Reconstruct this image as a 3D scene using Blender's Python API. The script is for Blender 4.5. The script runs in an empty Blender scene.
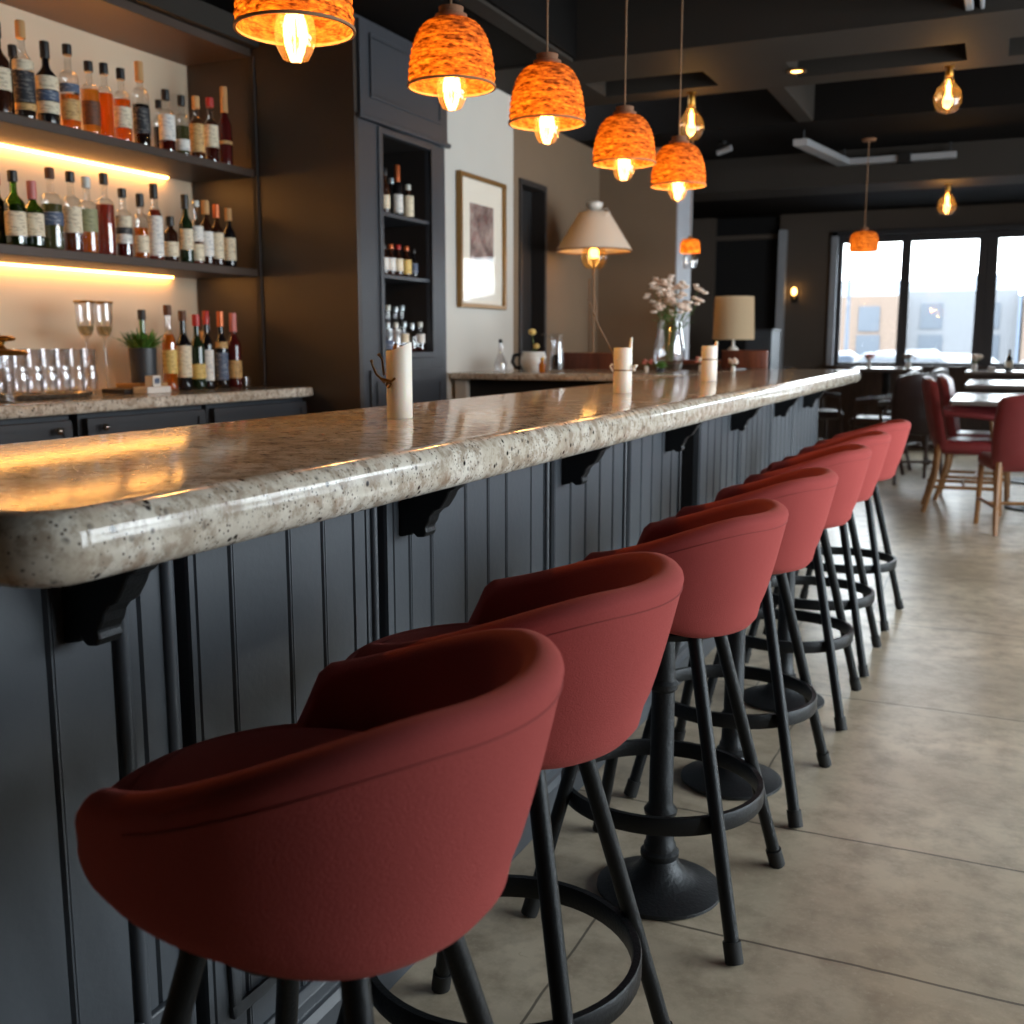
import bpy, bmesh, math, random
from mathutils import Vector, Matrix
R = math.radians
PI = math.pi
rng = random.Random(7)
S = bpy.context.scene
COL = S.collection

# ------------------------------------------------------------------ materials
def lin(c):
    return tuple(((v/255)/12.92 if v/255 <= .04045 else ((v/255+.055)/1.055)**2.4) for v in c)

class NT:
    def __init__(s, m):
        m.use_nodes = True
        s.t = m.node_tree; s.n = s.t.nodes; s.l = s.t.links
        s.n.clear()
        s.out = s.n.new('ShaderNodeOutputMaterial')
    def add(s, kind, **kw):
        n = s.n.new('ShaderNode'+kind)
        for k, v in kw.items():
            if k in n.inputs.keys(): n.inputs[k].default_value = v
            else: setattr(n, k, v)
        return n
    def link(s, a, b): s.l.new(a, b)
    def coords(s, scale=(1, 1, 1)):
        c = s.add('TexCoord'); mp = s.add('Mapping'); mp.inputs['Scale'].default_value = scale
        s.link(c.outputs['Object'], mp.inputs['Vector']); return mp.outputs[0]
    def noise(s, vec, scale, detail=4, rough=.55):
        n = s.add('TexNoise'); n.inputs['Scale'].default_value = scale
        n.inputs['Detail'].default_value = detail; n.inputs['Roughness'].default_value = rough
        s.link(vec, n.inputs['Vector']); return n.outputs['Fac']
    def ramp(s, fac, stops):
        r = s.add('ValToRGB'); e = r.color_ramp.elements
        while len(e) < len(stops): e.new(.5)
        for i, (p, c) in enumerate(stops):
            e[i].position = p; e[i].color = (*c, 1) if len(c) == 3 else c
        s.link(fac, r.inputs[0]); return r.outputs[0]
    def mix(s, fac, a, b):
        m = s.add('Mix', data_type='RGBA')
        for sock, v in ((m.inputs[0], fac), (m.inputs[6], a), (m.inputs[7], b)):
            if hasattr(v, 'links') or hasattr(v, 'is_linked'): s.link(v, sock)
            else: sock.default_value = v if not isinstance(v, tuple) else (*v[:3], 1)
        return m.outputs[2]
    def math(s, op, a, b=0.0, c=None):
        m = s.add('Math', operation=op)
        for i, v in enumerate((a, b) + ((c,) if c is not None else ())):
            if hasattr(v, 'is_linked'): s.link(v, m.inputs[i])
            else: m.inputs[i].default_value = v
        return m.outputs[0]
    def bump(s, h, strength, dist=.01):
        b = s.add('Bump'); b.inputs['Strength'].default_value = strength; b.inputs['Distance'].default_value = dist
        s.link(h, b.inputs['Height']); return b.outputs[0]
    def principled(s, base=(.5, .5, .5), rough=.5, metal=0, spec=.5, normal=None, **kw):
        p = s.add('BsdfPrincipled')
        if isinstance(base, tuple): p.inputs['Base Color'].default_value = (*base[:3], 1)
        else: s.link(base, p.inputs['Base Color'])
        if hasattr(rough, 'is_linked'): s.link(rough, p.inputs['Roughness'])
        else: p.inputs['Roughness'].default_value = rough
        p.inputs['Metallic'].default_value = metal
        p.inputs['Specular IOR Level'].default_value = spec
        if normal is not None: s.link(normal, p.inputs['Normal'])
        for k, v in kw.items():
            sock = p.inputs[k.replace('_', ' ')]
            sock.default_value = (*v, 1) if isinstance(v, tuple) and len(sock.default_value) == 4 else v
        s.link(p.outputs[0], s.out.inputs[0]); return p

def M(name):
    m = bpy.data.materials.new(name); return m, NT(m)

def plain(name, rgb, rough=.5, metal=0, bump=0, bscale=80, var=.12, spec=.5, **kw):
    m, t = M(name); c = lin(rgb)
    v = t.coords()
    n = t.noise(v, bscale*.08, 3)
    col = t.mix(n, tuple(x*(1-var) for x in c), tuple(min(1, x*(1+var)) for x in c))
    nr = t.bump(t.noise(v, bscale, 4), bump, .004) if bump else None
    t.principled(col, rough, metal, spec, nr, **kw)
    return m

def glow(name, rgb, strength):
    m, t = M(name); e = t.add('Emission'); e.inputs[0].default_value = (*lin(rgb), 1); e.inputs[1].default_value = strength
    t.link(e.outputs[0], t.out.inputs[0]); return m

def thin_glass(name, tint=(1, 1, 1), refl=.10, rough=.02, edge=.55):
    m, t = M(name)
    tr = t.add('BsdfTransparent'); tr.inputs[0].default_value = (*tint, 1)
    gl = t.add('BsdfGlossy'); gl.inputs['Roughness'].default_value = rough
    lw = t.add('LayerWeight'); lw.inputs[0].default_value = .25
    f = t.math('MULTIPLY_ADD', lw.outputs['Facing'], edge, refl)
    mx = t.add('MixShader'); t.link(f, mx.inputs[0]); t.link(tr.outputs[0], mx.inputs[1]); t.link(gl.outputs[0], mx.inputs[2])
    t.link(mx.outputs[0], t.out.inputs[0]); return m

def bulb_glass():
    m, t = M('amber_bulb_glass')
    tr = t.add('BsdfTransparent'); tr.inputs[0].default_value = (1, .84, .56, 1)
    gl = t.add('BsdfGlossy'); gl.inputs['Roughness'].default_value = .08
    tl = t.add('BsdfTranslucent'); tl.inputs[0].default_value = (1, .62, .22, 1)
    lw = t.add('LayerWeight'); lw.inputs[0].default_value = .25
    a = t.add('MixShader'); a.inputs[0].default_value = .028; t.link(tr.outputs[0], a.inputs[1]); t.link(tl.outputs[0], a.inputs[2])
    b = t.add('MixShader'); t.link(t.math('MULTIPLY_ADD', lw.outputs['Facing'], .40, .05), b.inputs[0])
    t.link(a.outputs[0], b.inputs[1]); t.link(gl.outputs[0], b.inputs[2]); t.link(b.outputs[0], t.out.inputs[0]); return m

def liquid(name, rgb):
    m, t = M(name); c = lin(rgb)
    tr = t.add('BsdfTransparent'); tr.inputs[0].default_value = (*[x**.55 for x in c], 1)
    tl = t.add('BsdfTranslucent'); tl.inputs[0].default_value = (*c, 1)
    gl = t.add('BsdfPrincipled'); gl.inputs['Base Color'].default_value = (*[x*.6 for x in c], 1); gl.inputs['Roughness'].default_value = .08
    a = t.add('MixShader'); a.inputs[0].default_value = .4
    t.link(tr.outputs[0], a.inputs[1]); t.link(tl.outputs[0], a.inputs[2])
    b = t.add('MixShader'); b.inputs[0].default_value = .3
    t.link(a.outputs[0], b.inputs[1]); t.link(gl.outputs[0], b.inputs[2])
    t.link(b.outputs[0], t.out.inputs[0]); return m

def label_mat(name, paper, ink, k=1.0):
    m, t = M(name)
    v = t.coords((1, 1, 1)); w = t.noise(t.coords((40, 40, 150)), 1.0*k, 2)
    col = t.mix(t.ramp(w, [(.52, (0, 0, 0)), (.60, (1, 1, 1))]), lin(paper), lin(tuple(int(.5*a+.5*b) for a, b in zip(paper, ink))))
    t.principled(col, .6); return m

def m_granite():
    m, t = M('cream_granite'); v = t.coords()
    a = t.noise(v, 9, 6, .65); b = t.noise(v, 34, 5, .7)
    base = t.mix(t.ramp(a, [(.34, (0, 0, 0)), (.66, (1, 1, 1))]), lin((192, 179, 160)), lin((232, 225, 212)))
    base = t.mix(t.ramp(b, [(.46, (0, 0, 0)), (.60, (1, 1, 1))]), base, lin((168, 152, 134)))
    v1 = t.add('TexVoronoi'); v1.inputs['Scale'].default_value = 46; t.link(v, v1.inputs['Vector'])
    spot = t.ramp(v1.outputs['Distance'], [(.14, (1, 1, 1)), (.26, (0, 0, 0))])
    gate = t.ramp(t.noise(v, 14, 3), [(.44, (0, 0, 0)), (.54, (1, 1, 1))])
    f = t.math('MULTIPLY', spot, gate)
    base = t.mix(f, base, lin((52, 46, 44)))
    v2 = t.add('TexVoronoi'); v2.inputs['Scale'].default_value = 120; t.link(v, v2.inputs['Vector'])
    sp2 = t.math('MULTIPLY', t.ramp(v2.outputs['Distance'], [(.16, (1, 1, 1)), (.28, (0, 0, 0))]), t.ramp(t.noise(v, 18, 3), [(.40, (0, 0, 0)), (.50, (1, 1, 1))]))
    base = t.mix(sp2, base, lin((92, 82, 74)))
    br = t.ramp(t.noise(v, 21, 4), [(.60, (0, 0, 0)), (.68, (1, 1, 1))])
    base = t.mix(t.math('MULTIPLY', br, .45), base, lin((150, 116, 88)))
    nr = t.bump(t.noise(t.coords((1, 2.2, 1)), 26, 3), .06, .004)
    t.principled(base, .11, 0, .55, nr); return m

def m_concrete():
    m, t = M('polished_concrete')
    c = t.add('TexCoord'); v = c.outputs['Object']
    a = t.noise(v, 1.3, 7, .62); b = t.noise(v, 9, 6, .65); d = t.noise(v, 70, 4, .6)
    col = t.mix(t.ramp(a, [(.3, (0, 0, 0)), (.7, (1, 1, 1))]), lin((164, 149, 126)), lin((214, 199, 174)))
    col = t.mix(t.math('MULTIPLY', t.ramp(b, [(.42, (0, 0, 0)), (.66, (1, 1, 1))]), .75), col, lin((146, 131, 110)))
    col = t.mix(t.math('MULTIPLY', t.ramp(d, [(.56, (0, 0, 0)), (.7, (1, 1, 1))]), .3), col, lin((206, 193, 172)))
    # pale worn patch
    # joints
    sep = t.add('SeparateXYZ'); wob = t.add('VectorMath', operation='ADD')
    t.link(v, sep.inputs[0])
    wn = t.math('MULTIPLY', t.math('SUBTRACT', t.noise(v, 3.5, 5), .5), .02)
    X = t.math('ADD', sep.outputs[0], wn); Y = t.math('ADD', sep.outputs[1], wn)
    def line(coord, pos, w=.004):
        return t.math('LESS_THAN', t.math('ABSOLUTE', t.math('SUBTRACT', coord, pos)), w)
    def between(coord, a_, b_):
        return t.math('MULTIPLY', t.math('GREATER_THAN', coord, a_), t.math('LESS_THAN', coord, b_))
    f = None
    for y in (2.18, 2.777, 3.96, 5.15, 6.34, 7.53, 8.72, 9.91, 11.1):
        l = line(Y, y)
        f = l if f is None else t.math('MAXIMUM', f, l)
    for x, y0, y1 in ((-.762, -3, 2.18), (-.575, 2.777, 3.96), (-.78, 3.96, 5.15), (-.5, 5.15, 6.34), (.9, -3, 2.18), (.62, 2.18, 3.96), (.95, 3.96, 7.5)):
        f = t.math('MAXIMUM', f, t.math('MULTIPLY', line(X, x, .003), between(Y, y0, y1)))
    col = t.mix(t.math('MULTIPLY', f, .75), col, lin((48, 42, 36)))
    rough = t.math('MULTIPLY_ADD', b, .25, .20)
    h = t.math('SUBTRACT', t.math('MULTIPLY', d, .15), f)
    t.principled(col, rough, 0, .5, t.bump(h, .25, .004)); return m

def m_fabric():
    m, t = M('terracotta_felt_fabric'); v = t.coords()
    n = t.noise(v, 420, 3, .7); w = t.noise(v, 6, 3)
    col = t.mix(w, lin((164, 74, 71)), lin((184, 86, 82)))
    col = t.mix(t.math('MULTIPLY', n, .8), col, lin((140, 60, 58)))
    p = t.principled(col, .92, 0, .12, t.bump(n, .6, .002))
    p.inputs['Sheen Weight'].default_value = .25; p.inputs['Sheen Roughness'].default_value = .45
    p.inputs['Sheen Tint'].default_value = (*lin((235, 140, 128)), 1)
    return m

def m_cork(name='woven_cork_rope'):
    m, t = M(name)
    n1 = t.noise(t.coords((24, 24, 95)), 1.0, 4, .7); n2 = t.noise(t.coords((70, 70, 160)), 1.0, 3, .6)
    f = t.ramp(t.math('MULTIPLY_ADD', n1, .65, t.math('MULTIPLY', n2, .35)), [(.40, (0, 0, 0)), (.62, (1, 1, 1))])
    d = t.add('BsdfDiffuse'); t.link(t.mix(f, lin((96, 52, 26)), lin((190, 118, 62))), d.inputs[0])
    tl = t.add('BsdfTranslucent'); t.link(t.mix(f, lin((130, 54, 8)), lin((255, 172, 64))), tl.inputs[0])
    nr = t.bump(n1, .9, .012); t.link(nr, d.inputs['Normal'])
    mx = t.add('MixShader'); t.link(t.math('MULTIPLY_ADD', f, .30, .05), mx.inputs[0])
    t.link(d.outputs[0], mx.inputs[1]); t.link(tl.outputs[0], mx.inputs[2]); t.link(mx.outputs[0], t.out.inputs[0]); return m

def m_wood(name, a, b, rough=.4):
    m, t = M(name)
    n = t.noise(t.coords((14, 14, 1.6)), 2.2, 5, .6)
    t.principled(t.mix(t.ramp(n, [(.3, (0, 0, 0)), (.7, (1, 1, 1))]), lin(a), lin(b)), rough, 0, .5, t.bump(n, .12, .004)); return m

def m_shade(name, rgb, w=.45):
    m, t = M(name); c = lin(rgb)
    d = t.add('BsdfDiffuse'); d.inputs[0].default_value = (*c, 1)
    tl = t.add('BsdfTranslucent'); tl.inputs[0].default_value = (*c, 1)
    mx = t.add('MixShader'); mx.inputs[0].default_value = w
    t.link(d.outputs[0], mx.inputs[1]); t.link(tl.outputs[0], mx.inputs[2]); t.link(mx.outputs[0], t.out.inputs[0]); return m

def m_art():
    m, t = M('faded_sketch_print'); v = t.coords((1, 1, 1))
    n = t.noise(v, 9, 6, .7); k = t.noise(v, 28, 4, .7)
    col = t.mix(t.ramp(n, [(.38, (0, 0, 0)), (.62, (1, 1, 1))]), lin((98, 74, 70)), lin((178, 158, 148)))
    col = t.mix(t.math('MULTIPLY', t.ramp(k, [(.52, (0, 0, 0)), (.62, (1, 1, 1))]), .6), col, lin((150, 84, 78)))
    t.principled(col, .6); return m

MAT = dict(
    granite=m_granite(), concrete=m_concrete(), fabric=m_fabric(), cork=m_cork(),
    black=plain('blackened_steel', (34, 36, 38), .42, .6, .25, 160),
    iron=plain('worn_cast_iron', (44, 46, 48), .45, .55, .4, 120, .3),
    rubber=plain('black_rubber', (22, 22, 22), .7),
    seam=plain('dark_red_stitching', (138, 54, 50), .9),
    paint=plain('slate_blue_panel_paint', (72, 77, 83), .42, 0, .12, 60, .08),
    paint_dark=plain('charcoal_cabinet_paint', (54, 57, 63), .45, 0, .10, 60, .08),
    brownblack=plain('dark_umber_panel', (52, 44, 38), .42, 0, .1, 50, .08),
    niche=plain('black_brown_interior', (38, 33, 31), .6),
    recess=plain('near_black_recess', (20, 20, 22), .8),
    shelf=plain('smoked_oak_shelf', (66, 52, 43), .5, 0, .1, 50),
    plaster=plain('cream_plaster', (216, 194, 166), .85, 0, .12, 40, .04),
    white=plain('offwhite_wall_paint', (196, 192, 184), .85, 0, .1, 40, .04),
    taupe=plain('taupe_wall_paint', (122, 103, 83), .85, 0, .1, 40, .06),
    greige=plain('warm_grey_wall_paint', (94, 84, 76), .85, 0, .1, 40, .06),
    ceil=plain('dark_ceiling_paint', (17, 15, 14), .8, 0, .15, 18, .2, .08),
    ceil2=plain('grey_beam_paint', (49, 45, 41), .75, 0, .2, 18, .2, .15),
    rail=plain('pale_grey_metal_rail', (150, 152, 156), .4, .2),
    wframe=plain('dark_window_frame', (58, 58, 62), .45),
    jamb=plain('pale_jamb_and_daylit_end', (176, 180, 188), .6),
    wax=plain('ivory_candle_wax', (236, 228, 214), .45, 0, 0, 80, .03, .5, Subsurface_Weight=.25, Subsurface_Radius=(.03, .015, .008), Subsurface_Scale=.4),
    bronze=plain('aged_bronze_wire', (120, 92, 60), .35, .9),
    wick=plain('burnt_wick', (30, 24, 20), .9),
    brass=plain('brushed_brass', (176, 132, 62), .3, 1.0),
    gold=plain('gilded_metal', (150, 110, 50), .35, 1.0),
    chrome=plain('silver_tray_metal', (170, 165, 158), .22, .95),
    cord=plain('tan_fabric_cord', (140, 108, 80), .8),
    cap_wood=plain('cork_lamp_cap', (126, 86, 58), .8, 0, .4, 120),
    glass=thin_glass('clear_glass'),
    glass_hi=thin_glass('cut_clear_glass', (.97, .97, .98), .08, .04),
    bulbglass=bulb_glass(),
    pane=thin_glass('window_pane_glass', (.97, .985, .98), .03),
    picglass=thin_glass('picture_glass', (1, 1, 1), .025, .03, .05),
    greenglass=thin_glass('olive_green_glass', (.25, .42, .10), .12),
    filament=glow('hot_filament', (255, 190, 100), 22),
    core=glow('glowing_bulb_core', (255, 190, 104), 9),
    led_dim=glow('warm_led_uplight', (255, 166, 70), 42),
    led=glow('warm_led_strip', (255, 178, 88), 26),
    pottery=plain('white_glazed_pottery', (222, 218, 210), .3),
    pot=plain('charcoal_ceramic_pot', (52, 55, 60), .4),
    leaf=plain('fresh_green_leaf', (78, 120, 44), .5, 0, 0, 60, .35),
    stem=plain('green_stem', (96, 116, 62), .6),
    petal=plain('blush_petal', (242, 222, 206), .7, 0, 0, 60, .12),
    coral=plain('coral_petal', (206, 120, 104), .7, 0, 0, 60, .2),
    yellow=plain('pale_yellow_bloom', (226, 190, 110), .7),
    twig=plain('dry_grey_twig', (128, 108, 90), .85, 0, .4, 90),
    lampshade=m_shade('cream_linen_shade', (224, 214, 200), .14),
    drumshade=m_shade('beige_linen_drum', (205, 182, 150), .3),
    leather=plain('oxblood_leather', (112, 40, 42), .38, 0, .2, 140, .1),
    darkleather=plain('black_brown_leather', (46, 32, 32), .38, 0, .2, 140, .1),
    oak=m_wood('honey_oak_wood', (116, 78, 44), (158, 112, 66)),
    walnut=m_wood('red_walnut_wood', (82, 40, 26), (122, 62, 40)),
    darkwood=m_wood('dark_stained_wood', (44, 30, 24), (70, 48, 36)),
    tabletop=plain('polished_grey_tabletop', (104, 96, 92), .24, 0, 0, 50, .1),
    frame_gold=plain('antique_gilt_frame', (140, 104, 56), .4, .5),
    mat_board=plain('ivory_mat_board', (238, 228, 212), .8, 0, 0, 60, .03),
    art=m_art(),
    paper=plain('white_card_box', (226, 220, 212), .7), tanbox=plain('tan_card_box', (178, 136, 88), .7), blackbox=plain('black_card_box', (28, 26, 26), .6),
    carwhite=plain('white_car_paint', (124, 126, 132), .35), carsilver=plain('silver_car_paint', (80, 84, 92), .4, 0), carglass=plain('tinted_car_glass', (60, 68, 80), .3),
    tyre=plain('tyre_rubber', (60, 62, 66), .8),
    asphalt=plain('pale_frosty_asphalt', (92, 94, 98), .8), brick=plain('pale_tan_render', (98, 84, 74), .85), stone=plain('pale_grey_render', (90, 92, 96), .85),
    roof=plain('slate_roof', (74, 80, 90), .8), bwin=plain('building_window_glass', (52, 60, 70), .3), hill=plain('hazy_blue_hill', (88, 98, 112), .95),
)
LIQ = {k: liquid('liquid_'+k, c) for k, c in dict(amber=(234, 148, 48), orange=(246, 138, 34), gold=(236, 176, 70), brown=(132, 66, 26), rose=(178, 84, 66), red=(120, 34, 24), pale=(214, 206, 170), green=(120, 128, 84), dark=(44, 26, 22)).items()}
DGL = {k: plain('bottle_glass_'+k, c, .08, 0, 0, 60, .05, .6) for k, c in dict(black=(20, 18, 20), green=(26, 40, 22), brown=(48, 24, 14), red=(74, 22, 20)).items()}
LAB = dict(cream=label_mat('cream_paper_label', (226, 212, 184), (150, 130, 104)), white=label_mat('white_paper_label', (228, 224, 216), (140, 140, 146)),
           tan=label_mat('tan_paper_label', (206, 164, 104), (120, 82, 48)), black=label_mat('black_printed_label', (36, 36, 42), (170, 164, 150)),
           brown=label_mat('brown_printed_label', (108, 62, 34), (60, 32, 20)), yellow=label_mat('yellow_paper_label', (220, 188, 108), (150, 110, 50)),
           blue=label_mat('blue_striped_label', (70, 84, 110), (206, 204, 198)), green=label_mat('sage_paper_label', (150, 150, 112), (96, 96, 70)))
CAP = dict(black=plain('black_bottle_cap', (26, 24, 24), .4), cork=plain('natural_cork_stopper', (196, 150, 98), .8, 0, .3, 200), red=plain('red_foil_capsule', (176, 46, 40), .4), pink=plain('rose_foil_capsule', (206, 120, 112), .4),
           brown=plain('brown_wood_stopper', (96, 58, 36), .6), clear=plain('frosted_glass_stopper', (206, 208, 200), .2), orange=plain('copper_foil_capsule', (196, 104, 60), .35, .4), silver=plain('silver_foil_capsule', (176, 190, 196), .3, .6))

# ------------------------------------------------------------------ mesh helpers
class MB:
    def __init__(s): s.v = []; s.f = []
    def box(s, x0, x1, y0, y1, z0, z1):
        b = len(s.v)
        s.v += [(x, y, z) for z in (z0, z1) for y in (y0, y1) for x in (x0, x1)]
        for q in ((0, 2, 3, 1), (4, 5, 7, 6), (0, 1, 5, 4), (2, 6, 7, 3), (0, 4, 6, 2), (1, 3, 7, 5)): s.f.append(tuple(b+i for i in q))
        return s
    def lathe(s, prof, n=24, c=(0, 0, 0), close=False):
        b = len(s.v); k = len(prof)
        for i in range(n):
            a = 2*PI*i/n
            for r, z in prof: s.v.append((c[0]+r*math.cos(a), c[1]+r*math.sin(a), c[2]+z))
        for i in range(n):
            j = (i+1) % n
            for q in range(k-1):
                s.f.append((b+i*k+q, b+j*k+q, b+j*k+q+1, b+i*k+q+1))
            if close: s.f.append((b+i*k+k-1, b+j*k+k-1, b+j*k, b+i*k))
        if not close:
            if prof[0][0] > 1e-6: s.f.append(tuple(b+i*k for i in range(n))[::-1])
            if prof[-1][0] > 1e-6: s.f.append(tuple(b+i*k+k-1 for i in range(n)))
        return s
    def arc_wall(s, r, z0, z1, a0, a1, n=14, c=(0, 0, 0), th=.0008):
        b = len(s.v)
        for i in range(n+1):
            a = a0+(a1-a0)*i/n
            for rr, z in ((r, z0), (r, z1), (r+th, z1), (r+th, z0)):
                s.v.append((c[0]+rr*math.cos(a), c[1]+rr*math.sin(a), c[2]+z))
        for i in range(n):
            for q in range(4):
                p = (q+1) % 4
                s.f.append((b+4*i+q, b+4*i+p, b+4*i+4+p, b+4*i+4+q))
        s.f.append((b, b+1, b+2, b+3)); e = b+4*n; s.f.append((e+3, e+2, e+1, e))
        return s
    def tube(s, pts, r, n=10, r1=None):
        pts = [Vector(p) for p in pts]; b = len(s.v); m = len(pts)
        prev = None
        for i, p in enumerate(pts):
            d = (pts[min(i+1, m-1)]-pts[max(i-1, 0)]).normalized()
            if prev is None:
                u = d.cross(Vector((0, 0, 1)));
                if u.length < 1e-3: u = d.cross(Vector((1, 0, 0)))
                u.normalize()
            else:
                u = (prev - d*prev.dot(d)).normalized()
            prev = u; w = d.cross(u)
            rr = r if r1 is None else r+(r1-r)*i/(m-1)
            for k in range(n):
                a = 2*PI*k/n; q = p+(u*math.cos(a)+w*math.sin(a))*rr; s.v.append(tuple(q))
        for i in range(m-1):
            for k in range(n):
                l = (k+1) % n
                s.f.append((b+i*n+k, b+i*n+l, b+(i+1)*n+l, b+(i+1)*n+k))
        s.f.append(tuple(b+k for k in range(n))[::-1]); s.f.append(tuple(b+(m-1)*n+k for k in range(n)))
        return s
    def prism(s, poly, axis, a0, a1):
        b = len(s.v); n = len(poly)
        for a in (a0, a1):
            for u, w in poly:
                s.v.append({'x': (a, u, w), 'y': (u, a, w), 'z': (u, w, a)}[axis])
        for i in range(n):
            j = (i+1) % n; s.f.append((b+i, b+j, b+n+j, b+n+i))
        s.f.append(tuple(b+i for i in range(n))[::-1]); s.f.append(tuple(b+n+i for i in range(n)))
        return s
    def ball(s, c, r, n=10, k=6, sz=1.0):
        pr = [(r*math.sin(PI*i/k) if 0 < i < k else 0.0, -r*sz*math.cos(PI*i/k)) for i in range(k+1)]
        return s.lathe(pr, n, c)
    def leafblade(s, base, d, L, w, bend=.3, th=.0012):
        base = Vector(base); d = Vector(d).normalized()
        sd = d.cross(Vector((0, 0, 1)));
        if sd.length < 1e-3: sd = Vector((1, 0, 0))
        sd.normalize(); nn = sd.cross(d)
        b = len(s.v); st = [0, .3, .65, 1]; ws = [.35, 1, .8, .05]
        for t, q in zip(st, ws):
            p = base+d*L*t+Vector((0, 0, -bend*L*t*t))
            for e in (-1, 1):
                for o in (-1, 1): s.v.append(tuple(p+sd*w*q*e*.5+nn*th*o*.5))
        for i in range(3):
            o = b+4*i
            for a_, c_ in ((0, 1), (1, 3), (3, 2), (2, 0)): s.f.append((o+a_, o+c_, o+4+c_, o+4+a_))
        s.f.append((b, b+2, b+3, b+1)); s.f.append((b+12, b+13, b+15, b+14))
        return s
    def build(s, name, mat, parent=None, smooth=True, bevel=0, angle=35, loc=None):
        me = bpy.data.meshes.new(name)
        me.from_pydata([tuple(v) for v in s.v], [], s.f)
        bm = bmesh.new(); bm.from_mesh(me); bmesh.ops.remove_doubles(bm, verts=bm.verts, dist=1e-6)
        bmesh.ops.recalc_face_normals(bm, faces=bm.faces); bm.to_mesh(me); bm.free()
        if smooth:
            me.shade_smooth(); me.set_sharp_from_angle(angle=R(angle))
        me.materials.append(mat)
        o = bpy.data.objects.new(name, me); COL.objects.link(o)
        if parent: o.parent = parent
        if loc: o.location = loc
        if bevel:
            b = o.modifiers.new('bevel', 'BEVEL'); b.width = bevel; b.segments = 2; b.limit_method = 'ANGLE'; b.angle_limit = R(40)
        return o

def tag(o, label=None, cat=None, group=None, kind=None):
    if label: o['label'] = label
    if cat: o['category'] = cat
    if group: o['group'] = group
    if kind: o['kind'] = kind
    return o
def thing(name, loc, label, cat, group=None, rz=0):
    o = bpy.data.objects.new(name, None); COL.objects.link(o); o.empty_display_size = .05
    o.location = loc; o.rotation_euler = (0, 0, rz); return tag(o, label, cat, group)
def struct(o): o['kind'] = 'structure'; return o
def dup(src, loc=None, label=None, rz=None):
    def rec(o, par):
        c = o.copy(); COL.objects.link(c)
        if par: c.parent = par
        for ch in list(o.children): rec(ch, c)
        return c
    c = rec(src, None)
    if loc is not None: c.location = loc
    if label: c['label'] = label
    if rz is not None: c.rotation_euler = (0, 0, rz)
    return c
def sbox(name, b, mat, bevel=0): return struct(MB().box(*b).build(name, mat, None, False, bevel))
def light(name, loc, power, rgb, radius=.03, parent=None):
    l = bpy.data.lights.new(name, 'POINT'); l.energy = power; l.color = lin(rgb); l.shadow_soft_size = radius
    o = bpy.data.objects.new(name, l); COL.objects.link(o); o.location = loc
    if parent: o.parent = parent
    return o
WARM = (255, 196, 122)

# ------------------------------------------------------------------ camera
cam = bpy.data.cameras.new('camera'); co = bpy.data.objects.new('camera', cam); COL.objects.link(co); S.camera = co
co.location = (0, 0, 1.30)
co.rotation_euler = (R(90-9.006), 0, R(24.584))
cam.sensor_width = 36; cam.sensor_fit = 'HORIZONTAL'; cam.lens = 1060/1024*36
cam.clip_start = .05; cam.clip_end = 400
cam.dof.use_dof = True; cam.dof.focus_distance = 1.95; cam.dof.aperture_fstop = 5.0

# ------------------------------------------------------------------ room shell
H1, H2 = 2.95, 3.40
sbox('floor', (-4.4, 3.6, -2.6, 14.5, -.12, 0), MAT['concrete'])
sbox('ceiling', (-4.4, 3.6, -2.6, 14.5, H2, H2+.1), MAT['ceil'])
sbox('wall_left', (-4.3, -4.16, -2.6, 5.79, 0, H2), MAT['plaster'])
sbox('wall_back', (-4.4, 3.6, -2.75, -2.6, 0, H2), MAT['brownblack'])
# white wall carrying the picture
sbox('wall_picture', (-4.3, -3.12, 5.79, 6.84, 0, H1), MAT['white'])
# taupe wall with a dark doorway beyond it
w = MB().box(-3.5, -3.3, 6.84, 7.33, 0, H1).box(-3.5, -3.3, 7.84, 9.05, 0, H1).box(-3.5, -3.3, 7.33, 7.84, 2.5, H1)
struct(w.build('wall_passage', MAT['taupe'], None, False))
d = struct(MB().box(-3.47, -3.40, 7.37, 7.80, .01, 2.46).box(-3.40, -3.39, 7.43, 7.74, 1.35, 2.35).box(-3.40, -3.39, 7.43, 7.74, .2, 1.15).build('door_1', MAT['recess'], None, False, .003))
fr = MB().box(-3.47, -3.285, 7.33, 7.37, 0, 2.5).box(-3.47, -3.285, 7.80, 7.84, 0, 2.5).box(-3.47, -3.285, 7.37, 7.80, 2.46, 2.5).build('door_frame', MAT['niche'], d, False, .003)
MB().ball((-3.365, 7.42, 1.05), .025).build('door_knob', MAT['brass'], d)
sbox('wall_partition', (-4.4, -2.6, 9.05, 9.5, 0, H1), MAT['taupe'])
sbox('daylit_wall_end', (-2.6, -2.585, 9.05, 9.5, 0, H1), MAT['jamb'])  # window daylight put into colour: pale strip over the partition's end face
# far window wall at y = 14.3
WY = 14.3
w = MB().box(-4.4, -3.58, WY, WY+.2, 0, H1).box(-3.58, -2.72, WY, WY+.2, 2.95, H1).box(-2.58, -2.04, WY, WY+.2, 0, H1)
w.box(-2.72, -2.58, WY, WY+.2, 0, H1)
w.box(-2.04, 3.0, WY, WY+.2, 2.64, H1).box(-2.04, 3.0, WY, WY+.2, 0, 1.03).box(3.0, 3.6, WY, WY+.2, 0, H1)
struct(w.build('wall_far', MAT['greige'], None, False))
sbox('wall_alcove', (-4.4, -3.95, 9.5, WY, 0, H1), MAT['taupe'])
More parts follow.
